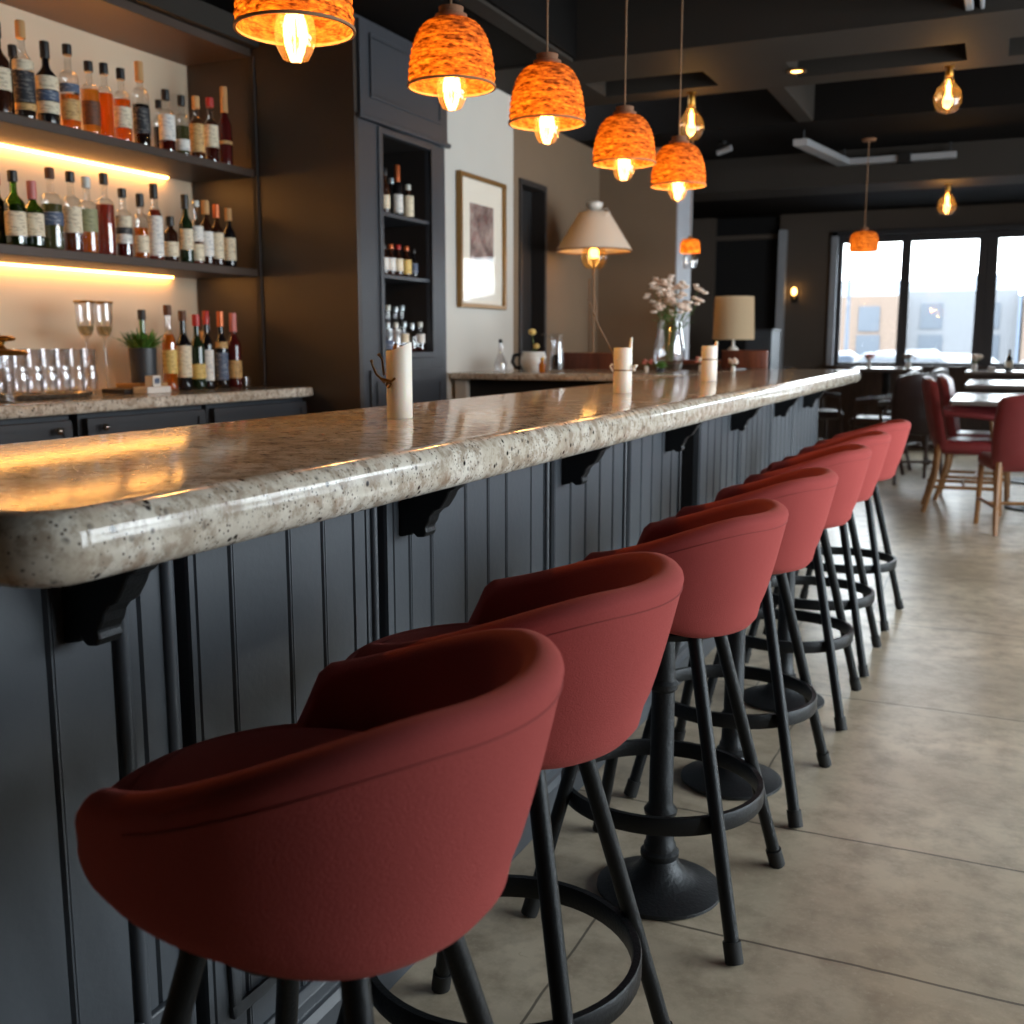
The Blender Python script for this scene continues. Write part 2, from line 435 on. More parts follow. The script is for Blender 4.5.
# tall dark doorway with a pale jamb left of the windows
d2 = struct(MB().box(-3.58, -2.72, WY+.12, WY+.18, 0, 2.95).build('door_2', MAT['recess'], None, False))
MB().box(-3.58, -2.72, WY+.06, WY+.12, 2.66, 2.72).build('transom_rail', MAT['greige'], d2, False)
tag(MB().box(-2.72, -2.62, WY-.10, WY, .0, 2.75).build('door_jamb', MAT['jamb'], d2, False, .004))
# window units: mullions, frames, panes
xs = [-1.98, -1.165, -.24, .60, 1.42, 2.24, 2.94]
for i in range(6):
    x0, x1 = xs[i], xs[i+1]
    m = .045; wide = .10 if i in (1, 2) else .045
    l = x0+(.12 if i == 2 else .055); r_ = x1-(.10 if i == 1 else .055)
    fr = MB()
    fr.box(x0, l, WY+.02, WY+.12, 1.03, 2.64).box(r_, x1, WY+.02, WY+.12, 1.03, 2.64).box(l, r_, WY+.02, WY+.12, 2.56, 2.64).box(l, r_, WY+.02, WY+.12, 1.03, 1.07)
    wn = struct(fr.build('window_%d' % (i+1), MAT['wframe'], None, False, .006))
    MB().box(l, r_, WY+.065, WY+.073, 1.07, 2.56).build('glass_pane', MAT['pane'], wn, False)
sbox('trim_1', (-2.06, -1.98, WY-.07, WY+.12, 1.0, 2.70), MAT['jamb'], .005)
sbox('trim_2', (-2.06, 3.0, WY-.07, WY+.02, 2.64, 2.70), MAT['wframe'], .005)
sbox('trim_5', (-2.04, 3.0, WY-.03, WY, 0, 1.0), MAT['darkwood'], .003)
sbox('trim_3', (-2.10, 3.0, WY-.13, WY+.12, 1.0, 1.03), MAT['darkwood'], .005)
# right wall with daylight windows
RX = 3.45
w = MB().box(RX, RX+.2, -2.6, WY+.2, 0, .35).box(RX, RX+.2, -2.6, WY+.2, 2.75, H2)
piers = [(-2.6, 1.6), (2.5, 2.8), (5.0, 5.4), (8.0, WY+.2)]
for a, b in piers: w.box(RX, RX+.2, a, b, .35, 2.75)
struct(w.build('wall_right', MAT['greige'], None, False))
for i in range(3):
    a, b = piers[i][1], piers[i+1][0]
    fr = MB().box(RX+.04, RX+.12, a, a+.05, .35, 2.75).box(RX+.04, RX+.12, b-.05, b, .35, 2.75).box(RX+.04, RX+.12, a+.05, b-.05, 2.70, 2.75).box(RX+.04, RX+.12, a+.05, b-.05, .35, .40).box(RX+.04, RX+.12, (a+b)/2-.025, (a+b)/2+.025, .40, 2.70)
    wn = struct(fr.build('window_%d' % (i+7), MAT['wframe'], None, False, .006))
    MB().box(RX+.075, RX+.083, a+.05, b-.05, .40, 2.70).build('glass_pane', MAT['pane'], wn, False)

# ceiling beams and soffits
sbox('beam_1', (-3.6, 3.45, 6.16, 6.70, H1, H2), MAT['ceil2'])
sbox('beam_2', (-3.6, 3.45, 7.10, 7.32, H1, H2), MAT['ceil2'])
sbox('beam_3', (-.30, -.08, 6.70, 7.10, H1, H2), MAT['ceil2'])
sbox('beam_4', (-1.78, -1.28, 6.70, 7.10, H1, H2), MAT['ceil2'])
sbox('beam_5', (-2.75, -2.55, 6.70, 7.10, H1, H2), MAT['ceil2'])
sbox('beam_6', (-3.6, 3.45, 8.50, 9.85, H1, H2), MAT['ceil'])
sbox('beam_7', (-3.9, 3.45, 9.85, 10.40, 2.66, H2), MAT['ceil2'])
sbox('ceiling_soffit', (-4.4, 3.45, 10.40, WY+.2, H1, H2), MAT['ceil'])
sbox('beam_8', (-2.53, -2.42, 3.2, 6.16, H1-.005, H1+.03), MAT['ceil2'], .006)
sbox('beam_9', (-.285, -.245, 3.2, 6.16, H1+.02, H2), MAT['rail'], .006)
sbox('beam_11', (-.215, -.195, 3.2, 6.16, H1+.02, H2), MAT['rail'], .006)
sbox('beam_10', (-1.52, -1.40, 7.32, 8.5, H1, H2), MAT['ceil2'], .01)
sbox('ceiling_bulkhead', (-4.3, -2.40, 2.0, 6.16, 2.965, H2), MAT['ceil'])
# pale L-shaped rail under the far soffit
rl = thing('ceiling_rail', (-1.0, 9.3, 2.95), 'pale grey L-shaped track rail under the far ceiling panel', 'track rail')
MB().box(-.30, .55, .44, .52, -.135, -.085).build('cross_rail', MAT['rail'], rl, False, .004)
MB().prism([(-.58, -.62), (-.47, -.62), (-.28, .52), (-.40, .52)], 'z', -.135, -.085).build('long_rail', MAT['rail'], rl, False, .004)
MB().box(.10, .20, .42, .53, -.15, -.07).build('junction_box', MAT['black'], rl, False, .004)
for hx, hy in ((-.52, -.5), (-.34, .46), (.5, .48)): MB().tube([(hx, hy, -.09), (hx, hy, 0)], .008, 6).build('hanger', MAT['black'], rl)
sp = thing('track_spotlight', (-2.2, 9.0, H1), 'small dark spotlight clipped under the ceiling left of the rail', 'spotlight')
MB().lathe([(.03, -.02), (.03, 0)], 14).tube([(0, 0, -.02), (0, 0, -.05)], .01).build('mount', MAT['black'], sp)
MB().tube([(-.05, 0, -.09), (.07, -.02, -.06)], .025, 12).build('lamp_head', MAT['rail'], sp)
dl = thing('recessed_downlight', (-1.25, 6.90, H1), 'small round recessed downlight glowing in the ceiling coffer beam', 'downlight')
MB().lathe([(.03, 0), (.055, -.004), (.06, -.012), (.05, -.016), (.034, -.010), (.03, 0)], 20).build('bezel', MAT['brass'], dl)
MB().lathe([(0, -.006), (.032, -.006), (.034, -.012), (0, -.014)], 16).build('lens', MAT['core'], dl)

# ------------------------------------------------------------------ bar
def ring_slab(x0, x1, y0, y1, z0, z1, rc, eb, name, mat):
    prof = []
    K = 7
    hh = (z1-z0)/2; eb_ = min(eb, hh)
    for i in range(K+1):
        a = PI/2*i/K; prof.append((eb_*(1-math.sin(a)), z0+eb_*(1-math.cos(a))))
    for i in range(K+1):
        a = PI/2*i/K; prof.append((eb_*(1-math.cos(a)), z1-eb_*(1-math.sin(a))))
    m = MB(); n = 8; ringlen = None
    for ins, z in prof:
        ring = []
        for cx, cy, a0 in ((x1-rc, y1-rc, 0), (x0+rc, y1-rc, 90), (x0+rc, y0+rc, 180), (x1-rc, y0+rc, 270)):
            for i in range(n+1):
                a = R(a0+90*i/n); rr = max(rc-ins, .0005); ring.append((cx+rr*math.cos(a), cy+rr*math.sin(a), z))
        ringlen = len(ring); m.v += ring
    for p in range(len(prof)-1):
        for i in range(ringlen):
            j = (i+1) % ringlen; m.f.append((p*ringlen+i, p*ringlen+j, (p+1)*ringlen+j, (p+1)*ringlen+i))
    m.f.append(tuple(range(ringlen))[::-1]); m.f.append(tuple((len(prof)-1)*ringlen+i for i in range(ringlen)))
    return m.build(name, mat, None, True, 0, 50)
top = ring_slab(-1.60, -.86, .75, 7.60, 1.045, 1.128, .075, .030, 'bar_countertop', MAT['granite'])
tag(top, 'long thick cream speckled granite bar top with rounded edge', 'countertop')
rt_ = ring_slab(-3.10, -1.602, 5.85, 7.05, 1.085, 1.126, .012, .012, 'return_countertop', MAT['granite'])
tag(rt_, 'thinner granite counter running from the white wall to the far bar', 'countertop')
rb = thing('return_counter_base', (-2.35, 6.3, 0), 'dark recessed base under the thinner granite return counter', 'counter base')
MB().box(-.70, .70, -.35, .70, 0, 1.085).build('carcass', MAT['recess'], rb, False)
for sx in (-.72, ):
    MB().box(sx-.02, sx+.06, -.40, -.352, 0, 1.085).build('end_post', MAT['white'], rb, False, .004)

bb = thing('bar_counter', (-1.28, 4.0, 0), 'slate grey beadboard bar front with brackets below the granite top', 'bar')
FX = -1.085+1.28   # plank face in local x
def Yl(y): return y-4.0
MB().box(-.22, FX-.03, Yl(.80), Yl(3.90), 0, 1.045).box(-.22, FX-.03, Yl(4.20), Yl(7.2), 0, 1.045).box(-.22, FX-.16, Yl(3.90), Yl(4.20), 0, 1.045).build('carcass', MAT['recess'], bb, False)
bays = [(.80, 1.172), (1.207, 1.735), (1.775, 2.60), (2.645, 3.25), (3.30, 3.90), (4.20, 4.90), (4.95, 5.64), (5.69, 6.30), (6.35, 7.20)]
planks = {0: [.80, .945, 1.055, 1.105, 1.172], 1: [1.207, 1.222, 1.302, 1.452, 1.554, 1.655, 1.70, 1.735], 2: [1.775, 1.80, 1.863, 1.954, 2.115, 2.232, 2.335, 2.49, 2.575, 2.60]}
for i, (a, b) in enumerate(bays):
    ed = planks.get(i)
    if not ed:
        k = max(4, round((b-a)/.115)); ed = [a+(b-a)*j/k for j in range(k+1)]
    m = MB()
    for p0, p1 in zip(ed, ed[1:]):
        g = .0045 if p1-p0 > .04 else .002; x1 = FX; x0 = FX-.028
        poly = [(x0, Yl(p0)), (x0, Yl(p1)), (x1-.007, Yl(p1)-.0006), (x1, Yl(p1)-g), (x1, Yl(p0)+g), (x1-.007, Yl(p0)+.0006)]
        m.prism(poly, 'z', .14, 1.045)
        if p1-p0 > .09:   # fine double bead beside each groove
            m.box(x1-.002, x1+.0012, Yl(p0)+g+.004, Yl(p0)+g+.010, .14, 1.045)
    m.build('beadboard_panel', MAT['paint'], bb, False)
    # lower framed panel with raised moulding
    f0, f1 = Yl(a)+.05, Yl(b)-.05
    if f1-f0 > .2:
        m = MB()
        for (ya, yb, za, zb) in ((f0, f1, .20, .222), (f0, f1, .30, .322), (f0, f0+.022, .222, .30), (f1-.022, f1, .222, .30)):
            m.box(FX-.004, FX+.010, ya, yb, za, zb)
        m.build('raised_moulding', MAT['paint'], bb, False, .004)
    # half round bead trims at the bay ends
    m = MB()
    for yb in ((b-.012,) if i else (1.068, b-.012)):
        m.tube([(FX+.002, Yl(yb), .14), (FX+.002, Yl(yb), 1.044)], .008 if i else .011, 12)
    m.build('corner_bead', MAT['paint'], bb)
m = MB()
m.prism([(FX-.03, 0), (FX+.035, 0), (FX+.035, .085), (FX+.026, .10), (FX+.018, .104), (FX+.018, .128), (FX+.006, .142), (FX-.03, .142)], 'y', Yl(.80), Yl(7.2))
m.build('baseboard', MAT['paint'], bb, False, .002)
m = MB().box(-.22, FX, Yl(.78), Yl(.80), 0, 1.045)
m.build('end_panel', MAT['paint'], bb, False)
MB().box(FX-.16, FX-.14, Yl(3.90), Yl(4.20), .142, 1.045).build('recessed_panel', MAT['niche'], bb, False)
cp = [(0, 0), (.150, 0), (.150, -.014), (.138, -.026), (.128, -.030), (.122, -.042), (.112, -.056), (.104, -.066), (.090, -.072), (.080, -.082), (.076, -.094), (.068, -.104), (.070, -.116), (.064, -.126), (.044, -.128), (.034, -.118), (.028, -.124), (0, -.130)]
for y in (.992, 1.845, 2.72, 3.72, 4.75, 5.76, 6.66):
    m = MB().prism([(FX+u*.9, 1.044+w_) for u, w_ in cp], 'y', Yl(y)-.022, Yl(y)+.022)
    m.build('corbel', MAT['black'], bb, False, .004)

# ------------------------------------------------------------------ bar stools
def shell_mesh():
    m = MB(); N = 96
    T = .046
    def sm(a, lo, hi):
        t = min(1, max(0, (a-lo)/(hi-lo))); return t*t*(3-2*t)
    K = None
    for i in range(N):
        ph = 2*PI*i/N; a = abs(math.degrees(math.atan2(math.sin(ph), math.cos(ph))))
        zt = .950 - .092*sm(a, 30, 128) - .092*sm(a, 117, 131)
        f = sm(a, 40, 138)                       # the bucket is scooped up towards its open front
        rb = .214+.026*f; zb = .668+.070*f; q_ = 1-.75*f; zk = zb+.056*q_
        pts = [(0.0, .672), (.09, .668+.008*f), (rb*.80, zb+.002*q_), (rb*.91, zb+.010*q_), (rb*.97, zb+.026*q_), (rb, zk)]
        R1 = .272
        def rad(z): return rb+(R1-rb)*max(0, (z-zk)/(.950-zk))**.8
        h = T/2
        zs = max(zt-h, zk+.012)
        th = T
        for q in range(1, 9):
            z = zk+(zs-zk)*q/8; pts.append((rad(z), z))
        ro = rad(zs)
        for q in range(1, 8):
            an = PI*q/8; pts.append((ro-h+h*math.cos(an), zs+h*math.sin(an)*.85))
        for q in range(0, 7):
            z = zs+(.752-zs)*q/6; pts.append((max(rad(z)-th, .12), min(z, zs)))
        pts.append((.10, .750)); pts.append((0, .750))
        K = len(pts)
        for r, z in pts: m.v.append((r*math.cos(ph), r*math.sin(ph), z))
    for i in range(N):
        j = (i+1) % N
        for q in range(K-1): m.f.append((i*K+q, j*K+q, j*K+q+1, i*K+q+1))
    return m
SM = MAT['fabric']
def seam_path():
    pts = []
    for k in range(-100, 101, 4):
        a = abs(k); t = min(1, max(0, (a-30)/98)); t = t*t*(3-2*t)
        f = min(1, max(0, (a-40)/98)); f = f*f*(3-2*f); rb = .214+.026*f; zk = .668+.070*f+.056*(1-.75*f)
        zt = .950-.092*t
        z = zt-.036; r = rb+(.272-rb)*((z-zk)/(.950-zk))**.8+.0004
        pts.append((r*math.cos(R(k)), r*math.sin(R(k)), z))
    return pts
def make_stool(label, pedestal):
    t = thing('bar_stool', (0, 0, 0), label, 'bar stool', 'red bar stools along the bar')
    sh = shell_mesh().build('seat_shell', SM, t, True, 0, 60)
    MB().tube(seam_path(), .0013, 6).build('stitched_seam', MAT['seam'], sh)
    c = MB()
    pr = [(0, .745), (.14, .745), (.158, .752), (.164, .768), (.158, .785), (.135, .795), (.07, .801), (0, .803)]
    c.lathe(pr, 40)
    c.v = [(x*1.12-.026 if x < 0 else x*.98, y, z) for x, y, z in c.v]
    c.build('seat_cushion', SM, t, True, 0, 60)
    MB().lathe([(0, .655), (.135, .655), (.138, .66), (.138, .669), (0, .669)], 24).build('mounting_plate', MAT['black'], t)
    for sx in (-1, 1):
        for sy in (-1, 1):
            top_ = Vector((.095*sx, .095*sy, .666)); ft = Vector((.238*sx, .238*sy, 0.0))
            d_ = ft-top_
            lg = MB().tube([top_, top_+d_*.97], .0158, 12).build('leg', MAT['black'], t)
            a_ = top_+d_*.93
            MB().tube([a_, top_+d_*.955, top_+d_*.96, ft+Vector((0, 0, .003))], .0195, 12).build('foot_tip', MAT['rubber'], lg)
    pr = [(r_+.015, z_) for r_, z_ in [(.209, .250), (.221, .250), (.223, .254), (.223, .286), (.221, .290), (.209, .290), (.207, .286), (.207, .254)]]
    MB().lathe(pr, 56, close=True).build('foot_ring', MAT['black'], t)
    if pedestal:
        pr = [(0, 0), (.143, 0), (.150, .006), (.149, .013), (.135, .019), (.100, .028), (.068, .044), (.050, .068), (.042, .086), (.046, .092), (.046, .102), (.038, .108), (.038, .120), (.034, .126), (.031, .19), (.038, .196), (.040, .206), (.034, .214), (.029, .222), (.027, .50), (.033, .506), (.035, .520), (.028, .528), (.025, .60), (.025, .655), (0, .655)]
        MB().lathe(pr, 36).build('pedestal', MAT['iron'], t)
    return t
st1 = make_stool('red upholstered bar stool nearest the camera, first in the row', False)
st3 = make_stool('third red bar stool, first one with a round iron pedestal foot', True)
st1.location = (-.672, .94, 0)
st1.rotation_euler = (0, 0, R(4))
s2 = dup(st1, (-.712, 1.515, 0), 'second red bar stool, just beyond the nearest one', R(2))
st3.location = (-.67, 2.316, 0)
dup(st3, (-.66, 3.03, 0), 'fourth red bar stool, at the middle of the row', R(-1))
dup(st3, (-.655, 3.83, 0), 'fifth red bar stool, third from the far end of the row', R(1))
dup(st1, (-.65, 4.48, 0), 'sixth red bar stool, next to last in the row', 0)
dup(st1, (-.63, 5.24, 0), 'farthest red bar stool, last in the row towards the windows', R(-3))

# the two nearest stools have slightly larger shells
for o, q, qz in ((st1, 1.04, 1.030), (s2, 1.09, 1.014)):
    for ch_ in o.children:
        if ch_.name.startswith('seat_'): ch_.scale = (q, q, qz)
        if ch_.name.startswith('seat_shell'): ch_.location.z = -.668*(qz-1)*.4
# ------------------------------------------------------------------ back bar
zc = 1.07
ct = ring_slab(-4.158, -3.38, .6, 4.806, zc-.05, zc, .012, .014, 'back_countertop', MAT['granite'])
tag(ct, 'granite back counter below the bottle shelves', 'countertop')
edges = [(.65, 1.45), (1.46, 2.30), (2.31, 3.19), (3.235, 3.99), (4.02, 4.80)]
for i, (a, b) in enumerate(edges):
    lab = ['', '', 'dark blue-grey back bar cabinet at the left picture edge', 'dark blue-grey back bar cabinet between the other two, with small knob', 'dark blue-grey back bar cabinet beside the tall dark cupboard, with pull handle'][i]
    if i < 2: continue
    t = thing('back_bar_cabinet', (-3.75, (a+b)/2, 0), lab, 'cabinet', 'back bar cabinets')
    hw = (b-a)/2
    MB().box(-.40, .30, -hw, hw, 0, zc-.052).build('body', MAT['paint_dark'], t, False, .003)
    dr = MB().box(.302, .325, -hw+.02, hw-.02, .72, zc-.075)
    for (ya, yb, za, zb) in ((-hw+.02, hw-.02, zc-.105, zc-.075), (-hw+.02, hw-.02, .72, .75), (-hw+.02, -hw+.06, .75, zc-.105), (hw-.06, hw-.02, .75, zc-.105)):
        dr.box(.325, .336, ya, yb, za, zb)
    drw = dr.build('drawer', MAT['paint_dark'], t, False, .003)
    if i == 4: MB().tube([(.336, -.02, .90), (.36, -.02, .905), (.36, .22, .905), (.336, .22, .90)], .007, 8).build('handle', MAT['black'], drw)
    else: MB().ball((.352, -hw+.10 if i == 3 else hw-.1, .955), .016).build('knob', MAT['chrome'], drw)
    dd = MB().box(.302, .325, -hw+.02, hw-.02, .10, .70).build('door', MAT['paint_dark'], t, False, .003)
    MB().ball((.342, hw-.06, .55), .016).build('knob', MAT['chrome'], dd)

# shelves with led strips
def shelf(z0, z1, label, up=False):
    t = thing('wall_shelf', (-3.94, 2.7, z0), label, 'shelf', 'lit bottle shelves')
    MB().box(-.217, .22, -2.1, 2.108, 0, z1-z0).build('board', MAT['shelf'], t, False, .003)
    ls = MB().box(-.214, -.192, -2.0, 1.90, -.008, 0).build('led_strip', MAT['led'], t, False)
    if up: MB().box(-.214, -.190, -2.0, 1.72, z1-z0+.001, z1-z0+.012).build('led_strip', MAT['led_dim'], t, False)
    return t
shelf(2.185, 2.225, 'upper dark shelf of bottles with warm strip light underneath', True)
shelf(1.662, 1.703, 'lower dark shelf of bottles with warm strip light underneath')
sf = struct(MB().box(-4.16, -3.72, .6, 4.806, 2.80, 2.955).build('ceiling_niche', MAT['shelf'], None, False, .003))
MB().box(-3.72, -3.66, .6, 4.806, 2.84, 2.955).build('fascia', MAT['ceil2'], sf, False, .006)

# tall cupboard
tc = thing('tall_cupboard', (-3.62, 5.30, 0), 'tall dark built-in cupboard with open bottle niche', 'cupboard')
def tb(x0, x1, y0, y1, z0, z1): return (x0+3.62, x1+3.62, y0-5.30, y1-5.30, z0, z1)
X0, X1, Y0, Y1 = -4.155, -3.085, 4.812, 5.785
MB().box(*tb(X0, X1, Y0, Y0+.03, 0, 2.95)).build('side_panel', MAT['brownblack'], tc, False, .003)
MB().box(*tb(-3.735, -3.70, Y0-.012, Y0, 1.07, 2.80)).build('edge_trim', MAT['niche'], tc, False, .003)
MB().box(*tb(X0, X1, Y1-.03, Y1, 0, 2.95)).build('side_panel', MAT['paint_dark'], tc, False, .003)
c = MB()
c.box(*tb(X0, X0+.03, Y0+.03, Y1-.03, 0, 2.95)).box(*tb(-3.55, -3.52, Y0+.03, Y1-.03, 1.15, 2.42)).box(*tb(-3.52, X1-.03, Y0+.03, 5.06, 1.15, 2.42)).box(*tb(-3.52, X1-.03, 5.595, Y1-.03, 1.15, 2.42))
c.box(*tb(-3.52, X1-.03, 5.06, 5.595, 1.15, 1.255)).box(*tb(-3.52, X1-.03, 5.06, 5.595, 2.405, 2.42))
c.build('niche_lining', MAT['niche'], tc, False)
f = MB().box(*tb(X1-.03, X1, Y0+.03, 5.06, 0, 2.95)).box(*tb(X1-.03, X1, 5.595, Y1-.03, 0, 2.95)).box(*tb(X1-.03, X1, 5.06, 5.595, 0, 1.255)).box(*tb(X1-.03, X1, 5.06, 5.595, 2.405, 2.95))
f.build('face_frame', MAT['paint_dark'], tc, False, .002)
m = MB()
for (ya, yb, za, zb) in ((5.025, 5.06, 1.22, 2.44), (5.595, 5.63, 1.22, 2.44), (5.06, 5.595, 2.405, 2.44), (5.06, 5.595, 1.22, 1.255)): m.box(*tb(X1, X1+.012, ya, yb, za, zb))
m.build('niche_moulding', MAT['paint_dark'], tc, False, .004)
ud = MB().box(*tb(X1, X1+.02, Y0+.03, Y1, 2.47, 2.93)).build('upper_door', MAT['paint_dark'], tc, False, .003)
m = MB()
for (ya, yb, za, zb) in ((4.93, 5.70, 2.56, 2.58), (4.93, 5.70, 2.86, 2.88), (4.93, 4.95, 2.58, 2.86), (5.68, 5.70, 2.58, 2.86)): m.box(*tb(X1+.02, X1+.03, ya, yb, za, zb))
m.build('raised_moulding', MAT['paint_dark'], ud, False, .004)
MB().box(*tb(X1, X1+.035, Y0+.005, Y1+.02, 2.445, 2.47)).build('cornice', MAT['paint_dark'], tc, False, .006)
ld = MB().box(*tb(X1, X1+.015, 4.90, 5.72, .20, 1.16)).build('lower_door', MAT['paint_dark'], tc, False, .003)
m = MB()
for (ya, yb, za, zb) in ((4.95, 5.68, .28, .30), (4.95, 5.68, 1.08, 1.10), (4.95, 4.97, .30, 1.08), (5.66, 5.68, .30, 1.08)): m.box(*tb(X1+.015, X1+.023, ya, yb, za, zb))
m.build('raised_moulding', MAT['paint_dark'], ld, False, .003)
for z in (1.985, 1.655): MB().box(*tb(-3.52, X1-.005, 5.06, 5.595, z, z+.022)).build('niche_shelf', MAT['paint_dark'], tc, False, .002)

# picture
pc = thing('framed_picture', (-3.118, 6.32, 1.94), 'gilt-framed faded sketch under glass on the white wall', 'picture')
m = MB()
for (ya, yb, za, zb) in ((-.335, .335, .385, .412), (-.335, .335, -.412, -.385), (-.335, -.305, -.385, .385), (.305, .335, -.385, .385)): m.box(0, .035, ya, yb, za, zb)
m.build('frame', MAT['frame_gold'], pc, False, .004)
MB().box(.002, .012, -.305, .305, -.385, .385).build('mat_board', MAT['mat_board'], pc, False)
MB().box(.012, .014, -.17, .17, -.11, .24).build('sketch', MAT['art'], pc, False)
MB().box(.024, .026, -.305, .305, -.385, .385).build('glass_sheet', MAT['picglass'], pc, False)

# ------------------------------------------------------------------ bottles
LW = PI*.62
def bottle(loc, h, r, kind, glass, liq, fill, lab, lz, cap, caph, label, group):
    t = thing('bottle', loc, label, 'bottle', group)
    rn = min(.015, r*.42)
    if kind == 'wine': hs, hn = .56, .72
    elif kind == 'spirit': hs, hn = .60, .70
    elif kind == 'tall': hs, hn = .50, .68
    else: hs, hn = .62, .76
    def prof(rr, top_):
        p = [(0, 0), (rr*.86, 0), (rr*.97, .006), (rr, .016), (rr, h*hs)]
        for k in range(1, 7):
            a = PI/2*k/6
            if kind == 'spirit': q = (rn+(rr-rn)*math.cos(a), h*hs+(h*(hn-hs))*math.sin(a))
            else:
                u = k/6; e = u*u*(3-2*u); q = (rr+(rn-rr)*e, h*hs+h*(hn-hs)*u)
            p.append(q)
        p += [(rn*.95, h-caph), (rn*1.15, h-caph+.002), (rn*1.15, h-.004)]
        return p
    full = prof(r, 1)+[(0, h-.004)]
    g = MB().lathe(full, 20).build('glass_body', glass, t)
    if liq:
        lp = [p for p in prof(r*.93, 1) if p[1] <= h*fill]
        lp = [(a_, max(b_, .006)) for a_, b_ in lp]
        lr = r*.93 if fill <= hs else lp[-1][0]
        lp += [(lr, h*fill), (0, h*fill)]
        MB().lathe(lp, 18).build('liquid', liq, t)
    if lab:
        for (ma, z0, z1) in lab if isinstance(lab, list) else [(lab, *lz)]:
            MB().arc_wall(r*1.006, h*z0, h*z1, -LW, LW, 18).build('paper_label', ma, t)
    if cap:
        k = rn*1.3
        MB().lathe([(0, h-caph), (k, h-caph), (k*1.02, h-caph+.004), (k*1.02, h-.003), (k*.9, h), (0, h)], 14).build('cap', cap, t)
    return t
UP = 'bottles on the upper lit shelf'; LO = 'bottles on the lower lit shelf'; CT = 'bottles on the back counter'
G, GG = MAT['glass'], MAT['greenglass']
C_, L_, D_ = CAP, LAB, DGL
# (y, x, top pixel height -> h metres, radius, ...)
def row(rows, z, group, dy=0, hs=1, rs=1):
    for (y, x, h, r, kind, glass, liq, fill, lab, lz, cap, caph, label) in rows:
        bottle((x, y+dy, z), h*hs, r*rs, kind, glass, liq, fill, lab, lz, cap, caph, label, group)
FR = -3.80
up = [
 (3.270, FR, .42, .047, 'wine', D_['brown'], None, 0, [(L_['cream'], .26, .50)], None, C_['black'], .06, 'dark bottle with cream label, leftmost on the upper shelf'),
 (3.392, FR, .46, .045, 'wine', G, LIQ['dark'], .2, [(L_['cream'], .50, .60), (L_['black'], .18, .49), (L_['tan'], .10, .17)], None, C_['cork'], .07, 'clear bottle with black printed label and cork, second on upper shelf'),
 (3.46, -3.93, .385, .036, 'wine', D_['black'], None, 0, None, None, C_['black'], .05, 'black bottle half hidden behind others on the upper shelf'),
 (3.512, FR, .40, .049, 'wine', D_['black'], None, 0, [(L_['cream'], .42, .58), (L_['blue'], .29, .41), (L_['cream'], .14, .28)], None, C_['black'], .07, 'black glass bottle with striped blue and cream label on upper shelf'),
 (3.635, FR, .42, .044, 'spirit', G, LIQ['amber'], .42, [(L_['tan'], .12, .36), (L_['blue'], .44, .54)], None, C_['black'], .045, 'clear bottle of amber spirit with tan and blue labels, upper shelf'),
 (3.752, FR, .37, .042, 'spirit', G, LIQ['gold'], .62, [(L_['brown'], .14, .46)], None, C_['black'], .045, 'golden spirit bottle with wide brown label, upper shelf'),
 (3.842, FR, .385, .037, 'spirit', G, LIQ['orange'], .60, None, None, C_['black'], .05, 'bright orange spirit bottle without label, upper shelf'),
 (3.945, FR, .385, .041, 'spirit', G, LIQ['orange'], .58, [(L_['cream'], .20, .48)], None, C_['black'], .05, 'orange spirit bottle with cream crest label, upper shelf'),
 (4.065, FR, .45, .042, 'spirit', G, LIQ['dark'], .50, [(L_['black'], .16, .46)], None, C_['cork'], .09, 'tall clear bottle with dark contents and brown cork, upper shelf'),
 (4.283, -3.89, .31, .032, 'short', G, LIQ['dark'], .52, None, None, C_['black'], .04, 'short dark bottle squeezed in the middle of the upper shelf'),
 (4.235, FR, .345, .042, 'spirit', G, LIQ['red'], .30, [(L_['white'], .20, .60)], None, C_['black'], .05, 'clear bottle with big white label and black cap, upper shelf'),
 (4.345, FR, .34, .036, 'spirit', G, LIQ['green'], .50, [(L_['white'], .10, .28)], None, C_['black'], .05, 'slim pale greenish bottle with small white label, upper shelf'),
 (4.452, FR, .36, .039, 'wine', G, LIQ['brown'], .60, [(L_['tan'], .12, .56)], None, C_['cork'], .06, 'brown bottle with tall tan label, upper shelf'),
 (4.56, FR, .375, .039, 'wine', G, LIQ['red'], .62, [(L_['cream'], .24, .58)], None, C_['red'], .045, 'red-capped bottle with cream label, upper shelf'),
 (4.672, FR, .465, .037, 'tall', D_['red'], None, 0, [(L_['tan'], .28, .32)], None, C_['cork'], .13, 'tall dark red bottle with long tan capsule, right end of upper shelf'),
]
row(up, 2.2252, UP, 0, .87, .94)
